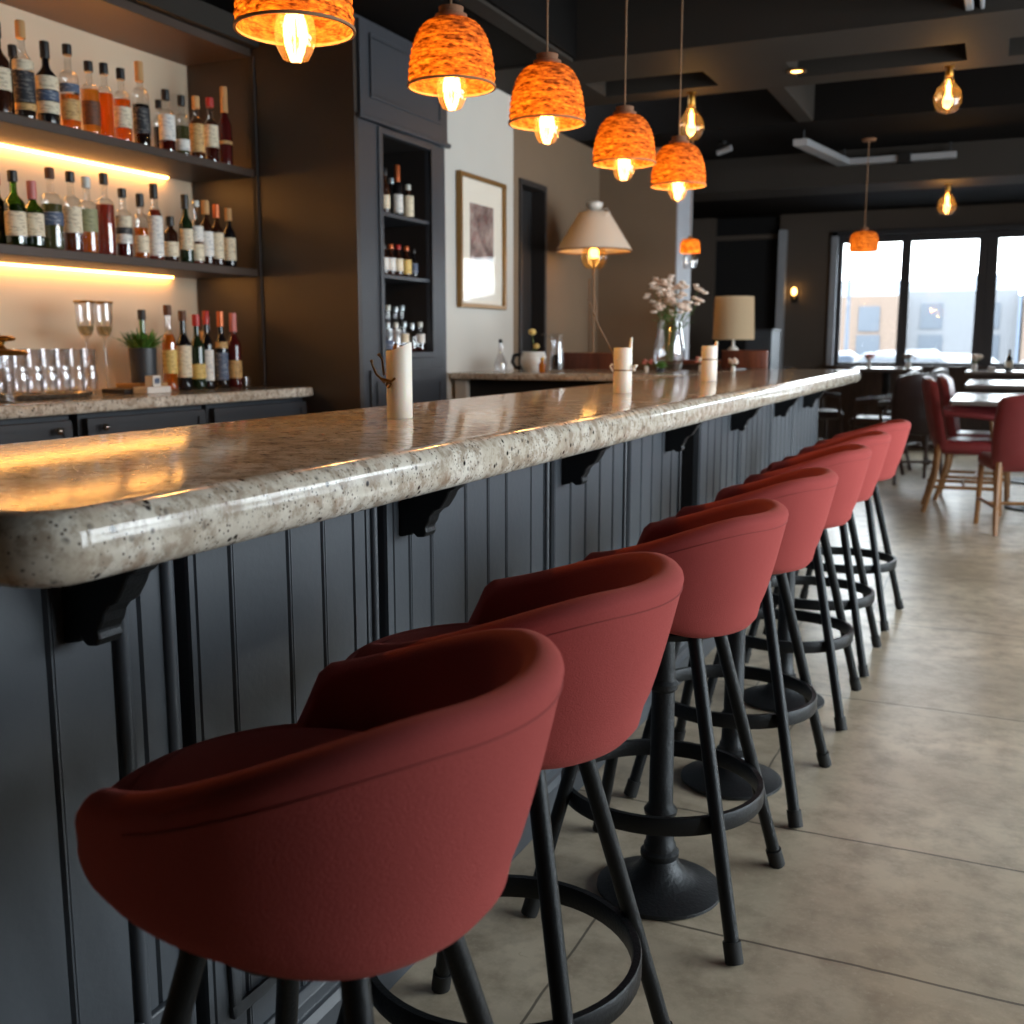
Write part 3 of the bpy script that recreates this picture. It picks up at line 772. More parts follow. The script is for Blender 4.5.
lo = [
 (3.335, -3.89, .31, .040, 'wine', D_['green'], None, 0, None, None, C_['red'], .05, 'dark green bottle with red capsule, cut by the left picture edge'),
 (3.345, FR, .315, .043, 'wine', GG, LIQ['green'], .55, [(L_['cream'], .14, .46)], None, C_['black'], .045, 'green bottle with cream label and dark cap, left on lower shelf'),
 (3.44, FR, .285, .041, 'wine', GG, LIQ['green'], .55, [(L_['cream'], .18, .52)], None, C_['pink'], .075, 'green bottle with cream label and pink capsule, lower shelf'),
 (3.54, FR, .355, .046, 'spirit', G, LIQ['green'], .56, [(L_['blue'], .30, .46)], None, C_['brown'], .045, 'wide clear bottle of dark grey-green spirit with brown stopper, lower shelf'),
 (3.652, FR, .355, .041, 'spirit', G, LIQ['brown'], .56, [(L_['cream'], .24, .56)], None, C_['black'], .045, 'brown spirit bottle with tall cream label, lower shelf'),
 (3.742, FR, .345, .041, 'spirit', G, LIQ['amber'], .28, [(L_['green'], .28, .58)], None, C_['clear'], .05, 'clear bottle with sage label over orange contents, lower shelf'),
 (3.848, FR, .375, .042, 'spirit', G, LIQ['rose'], .62, None, None, C_['black'], .05, 'tall rose-coloured bottle without label, lower shelf'),
 (3.958, FR, .32, .037, 'spirit', G, LIQ['red'], .30, [(L_['cream'], .44, .60), (L_['black'], .34, .43), (L_['white'], .20, .33)], None, C_['black'], .04, 'bottle with cream, black and white banded label, lower shelf'),
 (4.07, FR, .31, .035, 'spirit', G, LIQ['amber'], .48, [(L_['cream'], .10, .36)], None, C_['black'], .06, 'slim amber bottle with low cream label, lower shelf'),
 (4.165, FR, .37, .037, 'wine', G, LIQ['rose'], .66, [(L_['white'], .06, .58)], None, C_['black'], .07, 'amber-pink bottle with very tall white label, lower shelf'),
 (4.27, FR, .225, .036, 'short', D_['brown'], None, 0, [(L_['cream'], .12, .44)], None, C_['black'], .045, 'shortest dark bottle with cream label, lower shelf'),
 (4.382, FR, .345, .035, 'wine', D_['green'], None, 0, [(L_['cream'], .20, .50)], None, C_['black'], .07, 'dark green wine bottle with cream label, lower shelf'),
 (4.462, FR, .325, .033, 'wine', G, LIQ['rose'], .34, [(L_['white'], .36, .60), (L_['cream'], .06, .32)], None, C_['clear'], .03, 'clear bottle with white double label, right part of lower shelf'),
 (4.535, FR, .335, .036, 'wine', D_['brown'], None, 0, [(L_['white'], .14, .52)], None, C_['cork'], .07, 'dark bottle with white label and thick cork, lower shelf'),
 (4.618, FR, .325, .034, 'wine', D_['brown'], None, 0, [(L_['cream'], .12, .54)], None, C_['orange'], .07, 'dark bottle with cream label and copper capsule, second last on lower shelf'),
 (4.715, FR, .315, .034, 'wine', D_['black'], None, 0, [(L_['cream'], .12, .50)], None, C_['cork'], .065, 'black bottle with narrow cream label, right end of lower shelf'),
]
row(lo, 1.7032, LO, -.045, .985, .98)
ctb = [
 (4.155, -3.95, .40, .036, 'wine', GG, LIQ['gold'], .6, None, None, C_['black'], .05, 'olive bottle neck standing up behind the potted herb'),
 (4.153, -3.78, .42, .036, 'wine', G, LIQ['amber'], .66, [(L_['yellow'], .20, .48)], None, C_['brown'], .05, 'amber bottle just right of the potted herb'),
 (4.245, -3.77, .395, .037, 'wine', D_['black'], None, 0, [(L_['cream'], .16, .56)], None, C_['brown'], .05, 'dark bottle with tall cream label on the back counter'),
 (4.345, -3.77, .38, .038, 'wine', D_['green'], None, 0, [(L_['yellow'], .14, .34)], None, C_['red'], .06, 'dark green wine bottle with yellow label and red capsule'),
 (4.432, -3.78, .40, .032, 'wine', D_['black'], None, 0, [(L_['white'], .10, .50)], None, C_['red'], .07, 'black bottle with narrow white label and red capsule'),
 (4.53, -3.86, .375, .032, 'wine', D_['black'], None, 0, None, None, C_['silver'], .07, 'dark bottle with silver foil top behind the red-capped ones'),
 (4.545, -3.78, .40, .033, 'wine', D_['black'], None, 0, [(L_['blue'], .10, .46), (L_['tan'], .52, .60)], None, C_['orange'], .08, 'black bottle with tan neck band and copper capsule'),
 (4.648, -3.78, .395, .038, 'wine', D_['red'], None, 0, [(L_['tan'], .12, .36)], None, C_['pink'], .10, 'dark red bottle with tan label and pale foil capsule'),
 (4.64, -3.98, .30, .030, 'wine', D_['brown'], None, 0, None, None, C_['cork'], .05, 'small plain dark bottle at the back near the cupboard'),
]
row(ctb, zc+.0003, CT)
NI = 'bottles in the cupboard niche'
NX = -3.13
n1 = [
 (5.167, NX, .24, .028, 'wine', D_['brown'], None, 0, [(L_['cream'], .10, .40)], None, C_['black'], .04, 'dark bottle at left on the top niche shelf'),
 (5.303, NX, .275, .030, 'wine', D_['black'], None, 0, [(L_['white'], .06, .42)], None, C_['orange'], .10, 'bottle with white label and long red capsule in the top niche'),
 (5.37, -3.21, .22, .028, 'short', D_['black'], None, 0, None, None, C_['silver'], .03, 'short black bottle at the back of the top niche'),
 (5.42, NX, .185, .032, 'short', D_['brown'], None, 0, [(L_['cream'], .04, .66)], None, C_['clear'], .03, 'stubby cream-labelled bottle in the top niche'),
]
row(n1, 2.0072, NI)
n2 = [
 (5.147, NX, .165, .026, 'wine', D_['brown'], None, 0, [(L_['white'], .16, .56)], None, C_['black'], .025, 'leftmost small brown bottle on the middle niche shelf'),
 (5.218, NX, .17, .028, 'wine', D_['brown'], None, 0, [(L_['white'], .16, .56)], None, C_['orange'], .025, 'second small brown bottle with white label in middle niche'),
 (5.300, NX, .172, .028, 'wine', D_['brown'], None, 0, [(L_['cream'], .16, .56)], None, C_['red'], .025, 'third small brown bottle with cream label in middle niche'),
 (5.390, NX, .172, .029, 'wine', D_['brown'], None, 0, [(L_['yellow'], .10, .56)], None, C_['orange'], .025, 'small brown bottle with yellow label in middle niche'),
 (5.475, NX, .165, .023, 'wine', D_['black'], None, 0, [(L_['blue'], .16, .50)], None, C_['black'], .025, 'small dark bottle at right in middle niche'),
]
row(n2, 1.6772, NI)
n3 = [
 (5.25, -3.23, .25, .042, 'short', MAT['glass_hi'], None, 0, None, None, None, .02, 'wide clear decanter at back left of the bottom niche'),
 (5.345, -3.23, .265, .028, 'tall', MAT['glass_hi'], None, 0, None, None, C_['clear'], .03, 'tall clear bottle second in the back of the bottom niche'),
 (5.43, -3.23, .26, .028, 'wine', MAT['glass_hi'], None, 0, [(L_['white'], .2, .5)], None, C_['silver'], .03, 'clear bottle with white label at the back of the bottom niche'),
 (5.52, -3.24, .27, .028, 'wine', MAT['glass_hi'], None, 0, None, None, C_['silver'], .03, 'clear bottle at back right of the bottom niche'),
 (5.17, NX, .165, .028, 'wine', MAT['glass_hi'], None, 0, [(L_['blue'], .1, .4)], None, C_['silver'], .03, 'small clear bottle with bluish label at front left of bottom niche'),
 (5.262, NX, .165, .027, 'wine', MAT['glass_hi'], LIQ['amber'], .25, None, None, C_['clear'], .03, 'small clear bottle with a little amber at front of bottom niche'),
 (5.354, NX, .172, .027, 'wine', MAT['glass_hi'], None, 0, [(L_['cream'], .3, .6)], None, C_['silver'], .03, 'small clear bottle behind the first candle in bottom niche'),
 (5.444, NX, .165, .026, 'wine', MAT['glass_hi'], LIQ['red'], .2, None, None, C_['silver'], .03, 'small clear bottle with a little red in bottom niche'),
 (5.540, NX, .172, .028, 'tall', MAT['glass_hi'], LIQ['red'], .15, [(L_['white'], .3, .6)], None, C_['clear'], .03, 'rightmost clear bottle in the bottom niche'),
]
row(n3, 1.2553, NI)

# ------------------------------------------------------------------ back counter items
tr = thing('serving_tray', (-3.80, 3.34, zc), 'long silver tray of stacked glasses on the back counter', 'tray')
m = MB().lathe([(0, 0), (.19, 0), (.205, .004), (.212, .018), (.206, .018), (.198, .008), (0, .007)], 44)
m.v = [(x*.75, y*1.35, z) for x, y, z in m.v]; m.build('tray_body', MAT['chrome'], tr)
gp = [(q, w_*1.22) for q, w_ in [(0, .0), (.028, 0), (.030, .004), (.034, .03), (.037, .06), (.033, .088), (.030, .10), (.033, .115), (.036, .165), (.0345, .165), (.0315, .115), (.0285, .10), (.031, .088), (.035, .06), (.032, .03), (.026, .008), (0, .007)]]
gl0 = None
names = ['leftmost', 'second', 'third', 'fourth', 'fifth', 'sixth', 'rightmost']
for ri, (x, ys, rl_) in enumerate(((-3.73, [3.13+.075*i for i in range(7)], 'front'), (-3.86, [3.165+.075*i for i in range(6)], 'rear'))):
    for i, y in enumerate(ys):
        nm = names[i] if i < len(ys)-1 else 'rightmost'
        lb = '%s clear waisted tumbler in the %s row on the silver tray' % (nm, rl_)
        if gl0 is None:
            gl0 = MB().lathe(gp, 22).build('tumbler', MAT['glass_hi'], None); tag(gl0, lb, 'glass', 'tumblers on the tray'); gl0.location = (x, y, zc+.0075)
        else:
            o = gl0.copy(); COL.objects.link(o); o.location = (x, y, zc+.0075); o['label'] = lb
fl = None
for (x, y, lb) in ((-3.88, 3.72, 'left one of two tall gold-rimmed wine glasses beside the tray'), (-3.88, 3.832, 'right one of two tall gold-rimmed wine glasses beside the tray')):
    t = thing('wine_glass', (x, y, zc), lb, 'wine glass', 'tall wine glasses')
    MB().lathe([(q, w_*1.13) for q, w_ in [(0, 0), (.038, 0), (.038, .002), (.010, .006), (.004, .014), (.0038, .21), (.006, .222), (.026, .238), (.036, .262), (.040, .30), (.043, .375), (.0415, .375), (.0385, .30), (.0345, .262), (.024, .241), (0, .232)]], 24).build('glass_body', MAT['glass_hi'], t)
    MB().lathe([(.0405, .420), (.047, .419), (.050, .426), (.041, .429)], 24, close=True).build('gilt_rim', MAT['gold'], t)
    MB().lathe([(0, .266), (.022, .276), (.0325, .298), (.0345, .312), (0, .312)], 20).build('wine', LIQ['pale'], t)
t = thing('glass_jar', (-3.62, 3.02, zc), 'gold-topped clear jar cut by the left picture edge', 'jar')
MB().lathe([(0, 0), (.05, 0), (.052, .01), (.052, .185), (.049, .185), (.048, .012), (0, .008)], 24).build('glass_body', MAT['glass_hi'], t)
MB().lathe([(0, .186), (.10, .186), (.112, .196), (.10, .204), (.03, .212), (.02, .225), (.024, .238), (.06, .244), (.066, .254), (.05, .262), (0, .264)], 28).build('gilt_lid', MAT['gold'], t)
tag(MB().box(-3.84, -3.70, 3.755, 4.06, zc+.0005, zc+.022).build('black_case', MAT['blackbox'], None, False, .002), 'flat black case under the potted herb', 'box')
tag(MB().box(-3.855, -3.705, 3.86, 4.05, zc+.0225, zc+.044).build('tan_box', MAT['tanbox'], None, False, .002), 'flat tan box between black case and dark herb pot', 'box')
tag(MB().box(-3.69, -3.60, 3.80, 3.955, zc+.0005, zc+.032).build('white_box', MAT['paper'], None, False, .003), 'white flat box at the front of the back counter', 'box')
t = thing('printed_card_box', (-3.645, 3.885, zc+.0325), 'tiny white printed box standing on the white flat box', 'box')
MB().box(-.025, .025, -.025, .025, 0, .05).build('carton', MAT['paper'], t, False, .002)
MB().box(.025, .0258, -.016, .016, .012, .040).build('print', LAB['blue'], t, False)
t = thing('potted_herb', (-3.78, 3.97, zc+.0442), 'bushy green herb in a charcoal pot on the boxes', 'potted plant')
MB().lathe([(0, 0), (.056, 0), (.060, .004), (.066, .165), (.062, .168), (.058, .155), (0, .152)], 26).build('pot', MAT['pot'], t)
m = MB(); rr = random.Random(3)
for i in range(220):
    a = rr.uniform(0, 2*PI); q = rr.uniform(0, .045); e = rr.uniform(.7, 1.45)
    dv = (math.cos(a)*math.cos(e), math.sin(a)*math.cos(e), math.sin(e))
    m.leafblade((math.cos(a)*q, math.sin(a)*q, .152), dv, rr.uniform(.08, .150), .014, rr.uniform(.1, .5))
m.build('foliage', MAT['leaf'], t, False)
t = thing('shot_glass', (-3.78, 4.755, zc), 'tiny clear glass at the cupboard end of the back counter', 'glass')
MB().lathe([(0, 0), (.018, 0), (.022, .05), (.020, .05), (.016, .006), (0, .006)], 16).build('glass_body', MAT['glass_hi'], t)

# ------------------------------------------------------------------ candles
def candle(x, y, r, h, hi, label, deco, rz=0):
    t = thing('pillar_candle', (x, y, 1.1283), label, 'candle', 'pillar candles on the bar', rz)
    m = MB(); n = 36
    P = [(0, 0), (r*.97, 0), (r, .004)]
    rings = []
    for i in range(n):
        a = 2*PI*i/n
        k = max(0, math.cos(a))
        zt = hi(math.degrees(a), h)
        pts = [(0, 0), (r*.97, 0), (r, .004), (r, h*.4), (r, h*.75), (r, zt-.003), (r*.97, zt), (r*.90, zt-.001), (r*.80, min(zt, h*.93)-.004), (r*.45, h*.885), (0, h*.875)]
        for q, z in pts: m.v.append((q*math.cos(a), q*math.sin(a), z))
    k = 11
    for i in range(n):
        j = (i+1) % n
        for q in range(k-1): m.f.append((i*k+q, j*k+q, j*k+q+1, i*k+q+1))
    m.build('wax_body', MAT['wax'], t, True, 0, 50)
    MB().tube([(0, 0, h*.87), (.001, .001, h*.90), (.003, .002, h*.93)], .0016, 6).build('wick', MAT['wick'], t)
    return t
cy = R(24.6)
# local +x is turned to the right of the picture
c1 = candle(-1.275, 2.155, .0300, .176, lambda a, h: h*.88+h*.12*(.5+.5*math.cos(R(a)))**1.5 if abs((a+180) % 360-180) < 140 else h*.89, 'tallest white pillar candle with bronze twig, nearest on the bar', 1, cy)
m = MB().tube([(-.032, -.012, .083), (-.040, -.016, .092), (-.052, -.014, .103), (-.060, -.012, .122), (-.062, -.012, .130)], .0034, 8, .0022)
m.tube([(-.040, -.016, .092), (-.030, -.024, .090), (-.016, -.031, .086), (-.006, -.033, .094)], .0036, 8, .003)
m.tube([(-.028, -.022, .076), (-.024, -.024, .086), (-.016, -.030, .080), (-.024, -.024, .072)], .003, 8)
m.tube([(-.034, -.010, .100), (-.036, -.012, .118), (-.038, -.010, .136), (-.044, -.008, .146)], .003, 8, .0024)
for p in ((-.062, -.012, .132), (-.045, -.008, .147)): m.ball(p, .0042)
m.build('twig_ornament', MAT['bronze'], c1)
def spike(lo, hi_, w): return lambda a, h: h*lo+(h*(hi_-lo) if abs((a+180) % 360-180) < w else 0)
c2 = candle(-1.22, 3.61, .033, .162, lambda a, h: h*.98+(h*.22 if abs((a+180) % 360-180) < 34 else 0), 'white pillar candle with wire band and leaning twig, middle of three', 2, cy)
m = MB()
m.lathe([(.0325, .078), (.0345, .078), (.0345, .082), (.0325, .082)], 28, close=True).build('wire_band', MAT['bronze'], c2)
m = MB().tube([(-.022, .010, .112), (-.05, .02, .17), (-.085, .03, .235), (-.105, .03, .285), (-.125, .032, .33)], .0032, 8, .002)
m.tube([(-.095, .03, .26), (-.092, .03, .30), (-.098, .03, .335)], .0024, 8, .0016)
m.build('dry_twig', MAT['twig'], c2)
m = MB().tube([(-.03, -.012, .096), (-.040, -.012, .102), (-.046, -.012, .094), (-.040, -.012, .084), (-.036, -.012, .076)], .0036, 8, .003)
m.ball((-.02, -.02, .116), .007).ball((.042, -.02, .094), .007).ball((.038, -.024, .082), .006)
m.tube([(.03, -.012, .092), (.052, -.012, .098)], .003, 8)
m.build('shell_ornament', MAT['pottery'], c2)
c3 = candle(-1.245, 4.94, .037, .172, lambda a, h: h*.95+(h*.13 if abs((a+180) % 360-180) < 34 else 0), 'white pillar candle with wire band, farthest of three on the bar', 3, cy)
MB().lathe([(.0365, .098), (.0390, .098), (.0390, .103), (.0365, .103)], 28, close=True).build('wire_band', MAT['bronze'], c3)
m = MB().ball((-.045, -.01, .10), .010).ball((-.02, -.02, .146), .008)
m.tube([(-.034, -.01, .10), (-.05, -.012, .112)], .003, 8)
m.build('shell_ornament', MAT['pottery'], c3)

# ------------------------------------------------------------------ pendants
def bulb_parts(t, z, r, elong=1.25, power=6, strength='filament', pr_=.03):
    """z = top of the bulb neck, hanging downward"""
    h = r*2*elong
    prof = [(0, -h*1.03), (r*.10, -h*1.025), (r*.22, -h)]
    for k in range(1, 9):
        a = PI*k/9; prof.append((r*(.28+.72*math.sin(a)) if k > 1 else r*.62, -h+h*.78*(1-math.cos(a))/2))
    prof += [(r*.36, -h*.10), (r*.34, 0)]
    b = MB().lathe([(q, z+w_) for q, w_ in prof], 22).build('bulb_envelope', MAT['bulbglass'], t)
    m = MB()
    for k in range(5):
        a = 2*PI*k/5; x, y = math.cos(a)*r*.16, math.sin(a)*r*.16
        m.tube([(x*.7, y*.7, z-h*.22), (x, y, z-h*.64)], r*.03, 6)
    m.tube([(0, 0, z-h*.1), (0, 0, z-h*.4)], r*.06, 6)
    m.build('filament', MAT[strength], b)
    light('bulb_light', (0, 0, z-h*.5), power, WARM, pr_, t)
def dome_profile(R_, h):
    out = []
    for k in range(13):
        u = k/12
        a = u*PI/2
        out.append((R_*(math.cos(a)**.55)*(1-.0*u) if k < 12 else .035, h*math.sin(a)))
    return [(max(r, .035), z) for r, z in out]
def make_pendant(label, group='cork dome pendants over the bar'):
    t = thing('pendant_lamp', (0, 0, 0), label, 'pendant lamp', group)
    Rr, h = .125, .185
    p = dome_profile(Rr, h)
    outer = []
    # rope coils: gently rippled outer skin
    for k in range(61):
        u = k/60; i = min(11, int(u*12)); f_ = u*12-i
        r = p[i][0]+(p[i+1][0]-p[i][0])*f_; z = p[i][1]+(p[i+1][1]-p[i][1])*f_
        outer.append((r+.0018*math.sin(u*2*PI*15), z))
    sh = MB().lathe(outer+[(.03, h)], 48); sh.f = [f for f in sh.f if len(f) == 4]
    shade = sh.build('shade', MAT['cork'], t, True, 0, 60)
    MB().lathe([(Rr-.003, -.002), (Rr+.003, -.002), (Rr+.003, .004), (Rr-.003, .004)], 48, close=True).build('shade_rim', MAT['cord'], shade)
    MB().lathe([(0, h-.006), (.034, h-.006), (.046, h), (.046, h+.010), (.034, h+.014), (.036, h+.030), (.018, h+.034), (0, h+.034)], 24).build('cap', MAT['cap_wood'], t)
    MB().lathe([(0, h-.09), (.018, h-.09), (.020, h-.03), (.012, h-.006), (0, h-.006)], 16).build('socket', MAT['brass'], t)
    MB().tube([(0, 0, h+.034), (0, 0, H2-2.0)], .0032, 8).build('cord', MAT['cord'], t)
    MB().lathe([(0, 0), (.04, 0), (.045, .01), (.045, .02), (0, .02)], 18, (0, 0, H2-2.0-.02)).build('canopy', MAT['cap_wood'], t)
    bulb_parts(t, h-.105, .044, 1.62, 6.5)
    return t
pos = [((-1.41, 1.975, 1.958), 'nearest cork dome pendant, cut by the top picture edge'), ((-1.49, 2.84, 2.030), 'second cork dome pendant from the camera, with whole bulb showing'), ((-1.415, 3.37, 2.018), 'third cork dome pendant, in the middle of the row'),
       ((-1.418, 4.17, 2.008), 'fourth cork dome pendant, left of the bare bulb'), ((-1.395, 4.87, 2.012), 'farthest cork dome pendant of the row over the bar')]
p0 = make_pendant(pos[0][1])
for i, (l, lb) in enumerate(pos):
    o = p0 if i == 0 else dup(p0, None, lb)
    # keep the canopy on the ceiling: cord parts share one length, so the hanging height is the same for all
    o.location = (l[0], l[1], 2.0)
    o.location.z = l[2]
    for ch in o.children:
        if ch.name.startswith('cord'):
            zz = H2-l[2]
            ch.data = ch.data.copy()
            for v in ch.data.vertices:
                if v.co.z > .5: v.co.z = zz-.02
        if ch.name.startswith('canopy'): ch.location = (0, 0, 2.0-l[2])
def small_pendant(loc, s, ceil_z, label, sock=False):
    t = thing('small_pendant_lamp', loc, label, 'pendant lamp')
    pr = [(.125*s, 0), (.128*s, .05*s), (.125*s, .12*s), (.11*s, .155*s), (.07*s, .175*s), (.02*s, .18*s)]
    sh = MB().lathe(pr, 28); sh.f = [f for f in sh.f if len(f) == 4]; sh.build('shade', MAT['cork'], t, True, 0, 60)
    MB().lathe([(0, .175*s), (.03*s, .175*s), (.03*s, .21*s), (0, .21*s)], 12).build('cap', MAT['cap_wood'], t)
    MB().tube([(0, 0, .21*s), (0, 0, ceil_z-loc[2]-.015)], .004, 8).build('cord', MAT['cord'], t)
    MB().lathe([(0, -.018), (.05, -.018), (.06, 0), (0, 0)], 16, (0, 0, ceil_z-loc[2]-.001)).build('canopy', MAT['cap_wood'], t)
    b = MB().ball((0, 0, .09*s), .035*s).build('bulb', MAT['core'], t)
    light('bulb_light', (0, 0, .04*s), 3.0, WARM, .03, t)
    return t
small_pendant((-1.10, 9.40, 2.055), .92, 2.95, 'small orange pendant hanging before the far window')
sp_ = small_pendant((-2.31, 8.45, 2.015), .62, H2, 'small orange lamp beside the flower vase column')
MB().lathe([(.05, -.01), (.062, -.05), (.05, -.12), (.048, -.12), (.060, -.05), (.048, -.01)], 18, close=True).build('glass_skirt', MAT['glass'], sp_)
# bare bulbs
def bare_bulb(loc, r, label, drop=.05):
    t = thing('bare_bulb_lamp', loc, label, 'bare bulb lamp', 'bare filament bulbs under the ceiling')
    MB().lathe([(0, 0), (.03, 0), (.03, -.012), (.018, -.016), (.022, -.02), (.024, -drop), (.018, -drop-.01), (0, -drop-.01)], 16).build('socket', MAT['brass'], t)
    bulb_parts(t, -drop-.006, r, 1.28, 5, 'filament', .03)
bare_bulb((-.40, 7.21, H1), .082, 'bare clear bulb under the ceiling strip, upper right of the room')
bare_bulb((-1.985, 7.21, H1), .085, 'bare clear bulb just above the farthest cork pendant', .08)
bare_bulb((-.52, 10.2, 2.66), .075, 'bare clear bulb hanging before the far windows')

# ------------------------------------------------------------------ lamps behind the bar
t = thing('floor_lamp', (-2.90, 7.85, 0), 'floor lamp with cream cone shade and exposed glass bulb', 'floor lamp')
sh = MB().lathe([(.29, 2.005), (.285, 2.02), (.125, 2.275), (.11, 2.29), (.06, 2.295)], 40); sh.f = [f for f in sh.f if len(f) == 4]
shd = sh.build('shade', MAT['lampshade'], t, True, 0, 50)
MB().lathe([(.285, 2.0), (.293, 2.0), (.293, 2.01), (.285, 2.01)], 40, close=True).build('shade_rim', MAT['cord'], shd)
MB().lathe([(0, 2.285), (.07, 2.285), (.075, 2.30), (.04, 2.315), (.06, 2.33), (.065, 2.36), (.03, 2.375), (0, 2.375)], 20).build('finial', MAT['pottery'], t)
MB().tube([(.06, -.05, 2.30), (.13, -.08, 2.305), (.155, -.09, 2.27), (.13, -.10, 2.25)], .006, 8).build('hook', MAT['pottery'], t)
MB().tube([(0, 0, .02), (0, 0, 1.94)], .010, 10).tube([(-.040, .02, .02), (-.040, .02, 1.8)], .006, 8).build('pole', MAT['cord'], t)
MB().lathe([(0, 0), (.15, 0), (.15, .015), (.04, .03), (0, .032)], 28).build('base', MAT['black'], t)
bulb_parts(t, 2.10, .10, 1.15, 4, 'filament', .05)
MB().ball((0, 0, 1.99), .04).build('bulb_core', MAT['core'], t)
sb = thing('side_cabinet', (-2.25, 9.00-.35, 0), 'low dark cabinet carrying the drum-shade lamp', 'cabinet')
MB().box(-.33, .33, -.2, .2, 0, 1.14).build('body', MAT['darkwood'], sb, False, .004)
MB().box(-.34, .34, -.21, .21, 1.14, 1.17).build('top', MAT['walnut'], sb, False, .004)
MB().box(-.30, -.005, -.215, -.2, .1, 1.1).build('door', MAT['darkwood'], sb, False, .003)
MB().box(.005, .30, -.215, -.2, .1, 1.1).build('door', MAT['darkwood'], sb, False, .003)
t = thing('table_lamp', (-1.985, 8.64, 1.1702), 'table lamp with beige drum shade and pale bulbous foot', 'table lamp')
sh = MB().lathe([(.165, .165), (.155, .505)], 36); sh.f = [f for f in sh.f if len(f) == 4]; sh.build('drum_shade', MAT['drumshade'], t)
MB().lathe([(0, 0), (.06, 0), (.06, .012), (.02, .02), (.035, .05), (.05, .075), (.035, .10), (.012, .115), (.012, .30), (0, .30)], 24).build('base', MAT['pottery'], t)
# ------------------------------------------------------------------ flowers and small things on the return counter
zr = 1.1263
t = thing('flower_vase', (-1.98, 6.80, zr), 'clear glass vase of pale pink blossoms on the far counter', 'vase of flowers')
MB().lathe([(0, 0), (.06, 0), (.078, .006), (.102, .09), (.104, .14), (.084, .24), (.074, .325), (.071, .325), (.081, .24), (.100, .14), (.098, .09), (.074, .014), (0, .012)], 30).build('glass_body', MAT['glass_hi'], t)
ms, mp, ml = MB(), MB(), MB(); rr = random.Random(11)
for i in range(26):
    a = rr.uniform(0, 2*PI); sp2 = rr.uniform(.03, .175); hh = rr.uniform(.42, .63)-sp2*.4
    e = (math.cos(a)*sp2+(.015), math.sin(a)*sp2, hh)
    ms.tube([(math.cos(a)*.02, math.sin(a)*.02, .06), (math.cos(a)*.035, math.sin(a)*.035, .26), (e[0]*.7, e[1]*.7, hh*.8), e], .0022, 5)
    for k in range(5):
        q = (e[0]+rr.uniform(-.035, .035), e[1]+rr.uniform(-.035, .035), e[2]+rr.uniform(-.03, .03))
        for j in range(5):
            b = 2*PI*j/5+a
            mp.ball((q[0]+math.cos(b)*.010, q[1]+math.sin(b)*.012, q[2]+.003*(j % 2)), .0125, 6, 4, .7)
    for k in range(2): ml.leafblade((e[0]*.55, e[1]*.55, hh*.66), (math.cos(a+k), math.sin(a+k), .7), .07, .016)
ms.build('stems', MAT['stem'], t); mp.build('blossoms', MAT['petal'], t); ml.build('leaves', MAT['leaf'], t, False)
t = thing('succulent', (-1.95, 6.50, zr), 'tiny bright green succulent before the flower vase', 'succulent')
MB().lathe([(0, 0), (.022, 0), (.028, .02), (.024, .022), (0, .018)], 16).build('dish', MAT['pot'], t)
m = MB()
for i in range(22):
    a = i*2.4; e = .35+i*.045; m.leafblade((0, 0, .018), (math.cos(a)*math.cos(e), math.sin(a)*math.cos(e), math.sin(e)), .06, .02, 0, .003)
m.build('leaves', MAT['leaf'], t, False)
def posy(loc, s, mat, label, n=16, seed=1, name='flower_posy'):
    t = thing(name, loc, label, 'flowers')
    MB().lathe([(0, 0), (.022*s, 0), (.026*s, .03*s), (.020*s, .06*s), (.018*s, .06*s), (.018*s, .01), (0, .008)], 16).build('little_vase', MAT['pottery'], t)
    m, g = MB(), MB(); q = random.Random(seed)
    for i in range(n):
        a = q.uniform(0, 2*PI); d_ = q.uniform(0, .06)*s; h = (.085+q.uniform(0, .05))*s
        m.ball((math.cos(a)*d_, math.sin(a)*d_, h), .016*s, 7, 5, .8)
        g.tube([(0, 0, .03*s), (math.cos(a)*d_, math.sin(a)*d_, h)], .002*s, 5)
    m.build('blooms', mat, t); g.build('stems', MAT['stem'], t)
posy((-2.04, 6.50, zr), .6, MAT['coral'], 'small coral posy left of the green succulent', 12, 2)
posy((-1.74, 6.70, zr), .7, MAT['coral'], 'coral and pink posy between vase and farthest candle', 14, 5)
posy((-1.50, 6.55, 1.1285), .6, MAT['petal'], 'pale pink posy just behind the farthest candle', 14, 8)
t = thing('teapot_planter', (-2.73, 6.30, zr), 'round white pot with dark handle and yellow blooms by the white wall', 'planter')
MB().lathe([(0, 0), (.05, 0), (.062, .01), (.082, .05), (.082, .09), (.070, .125), (.066, .125), (.077, .09), (.077, .05), (0, .02)], 28).build('pot', MAT['pottery'], t)
MB().tube([(-.075, -.035, .11), (-.115, -.05, .10), (-.125, -.052, .06), (-.105, -.046, .025), (-.07, -.035, .02)], .013, 8).build('handle', MAT['black'], t)
m = MB().tube([(-.01, 0, .06), (0, 0, .16), (-.01, 0, .24)], .003, 6).tube([(.01, 0, .06), (.02, 0, .15)], .003, 6); m.build('stems', MAT['stem'], t)
MB().ball((-.01, 0, .25), .026, 10, 6, .8).ball((.02, 0, .16), .022, 10, 6, .8).build('blooms', MAT['yellow'], t)
t = thing('glass_pitcher', (-2.57, 6.30, zr), 'slim glass pitcher with dark contents beside the white pot', 'pitcher')
MB().lathe([(0, 0), (.04, 0), (.043, .006), (.046, .07), (.036, .15), (.034, .21), (.044, .235), (.041, .235), (.031, .21), (.033, .15), (.043, .07), (.038, .012), (0, .010)], 24).build('glass_body', MAT['glass_hi'], t)
MB().lathe([(0, .012), (.036, .012), (.042, .07), (.038, .105), (0, .105)], 20).build('drink', LIQ['dark'], t)
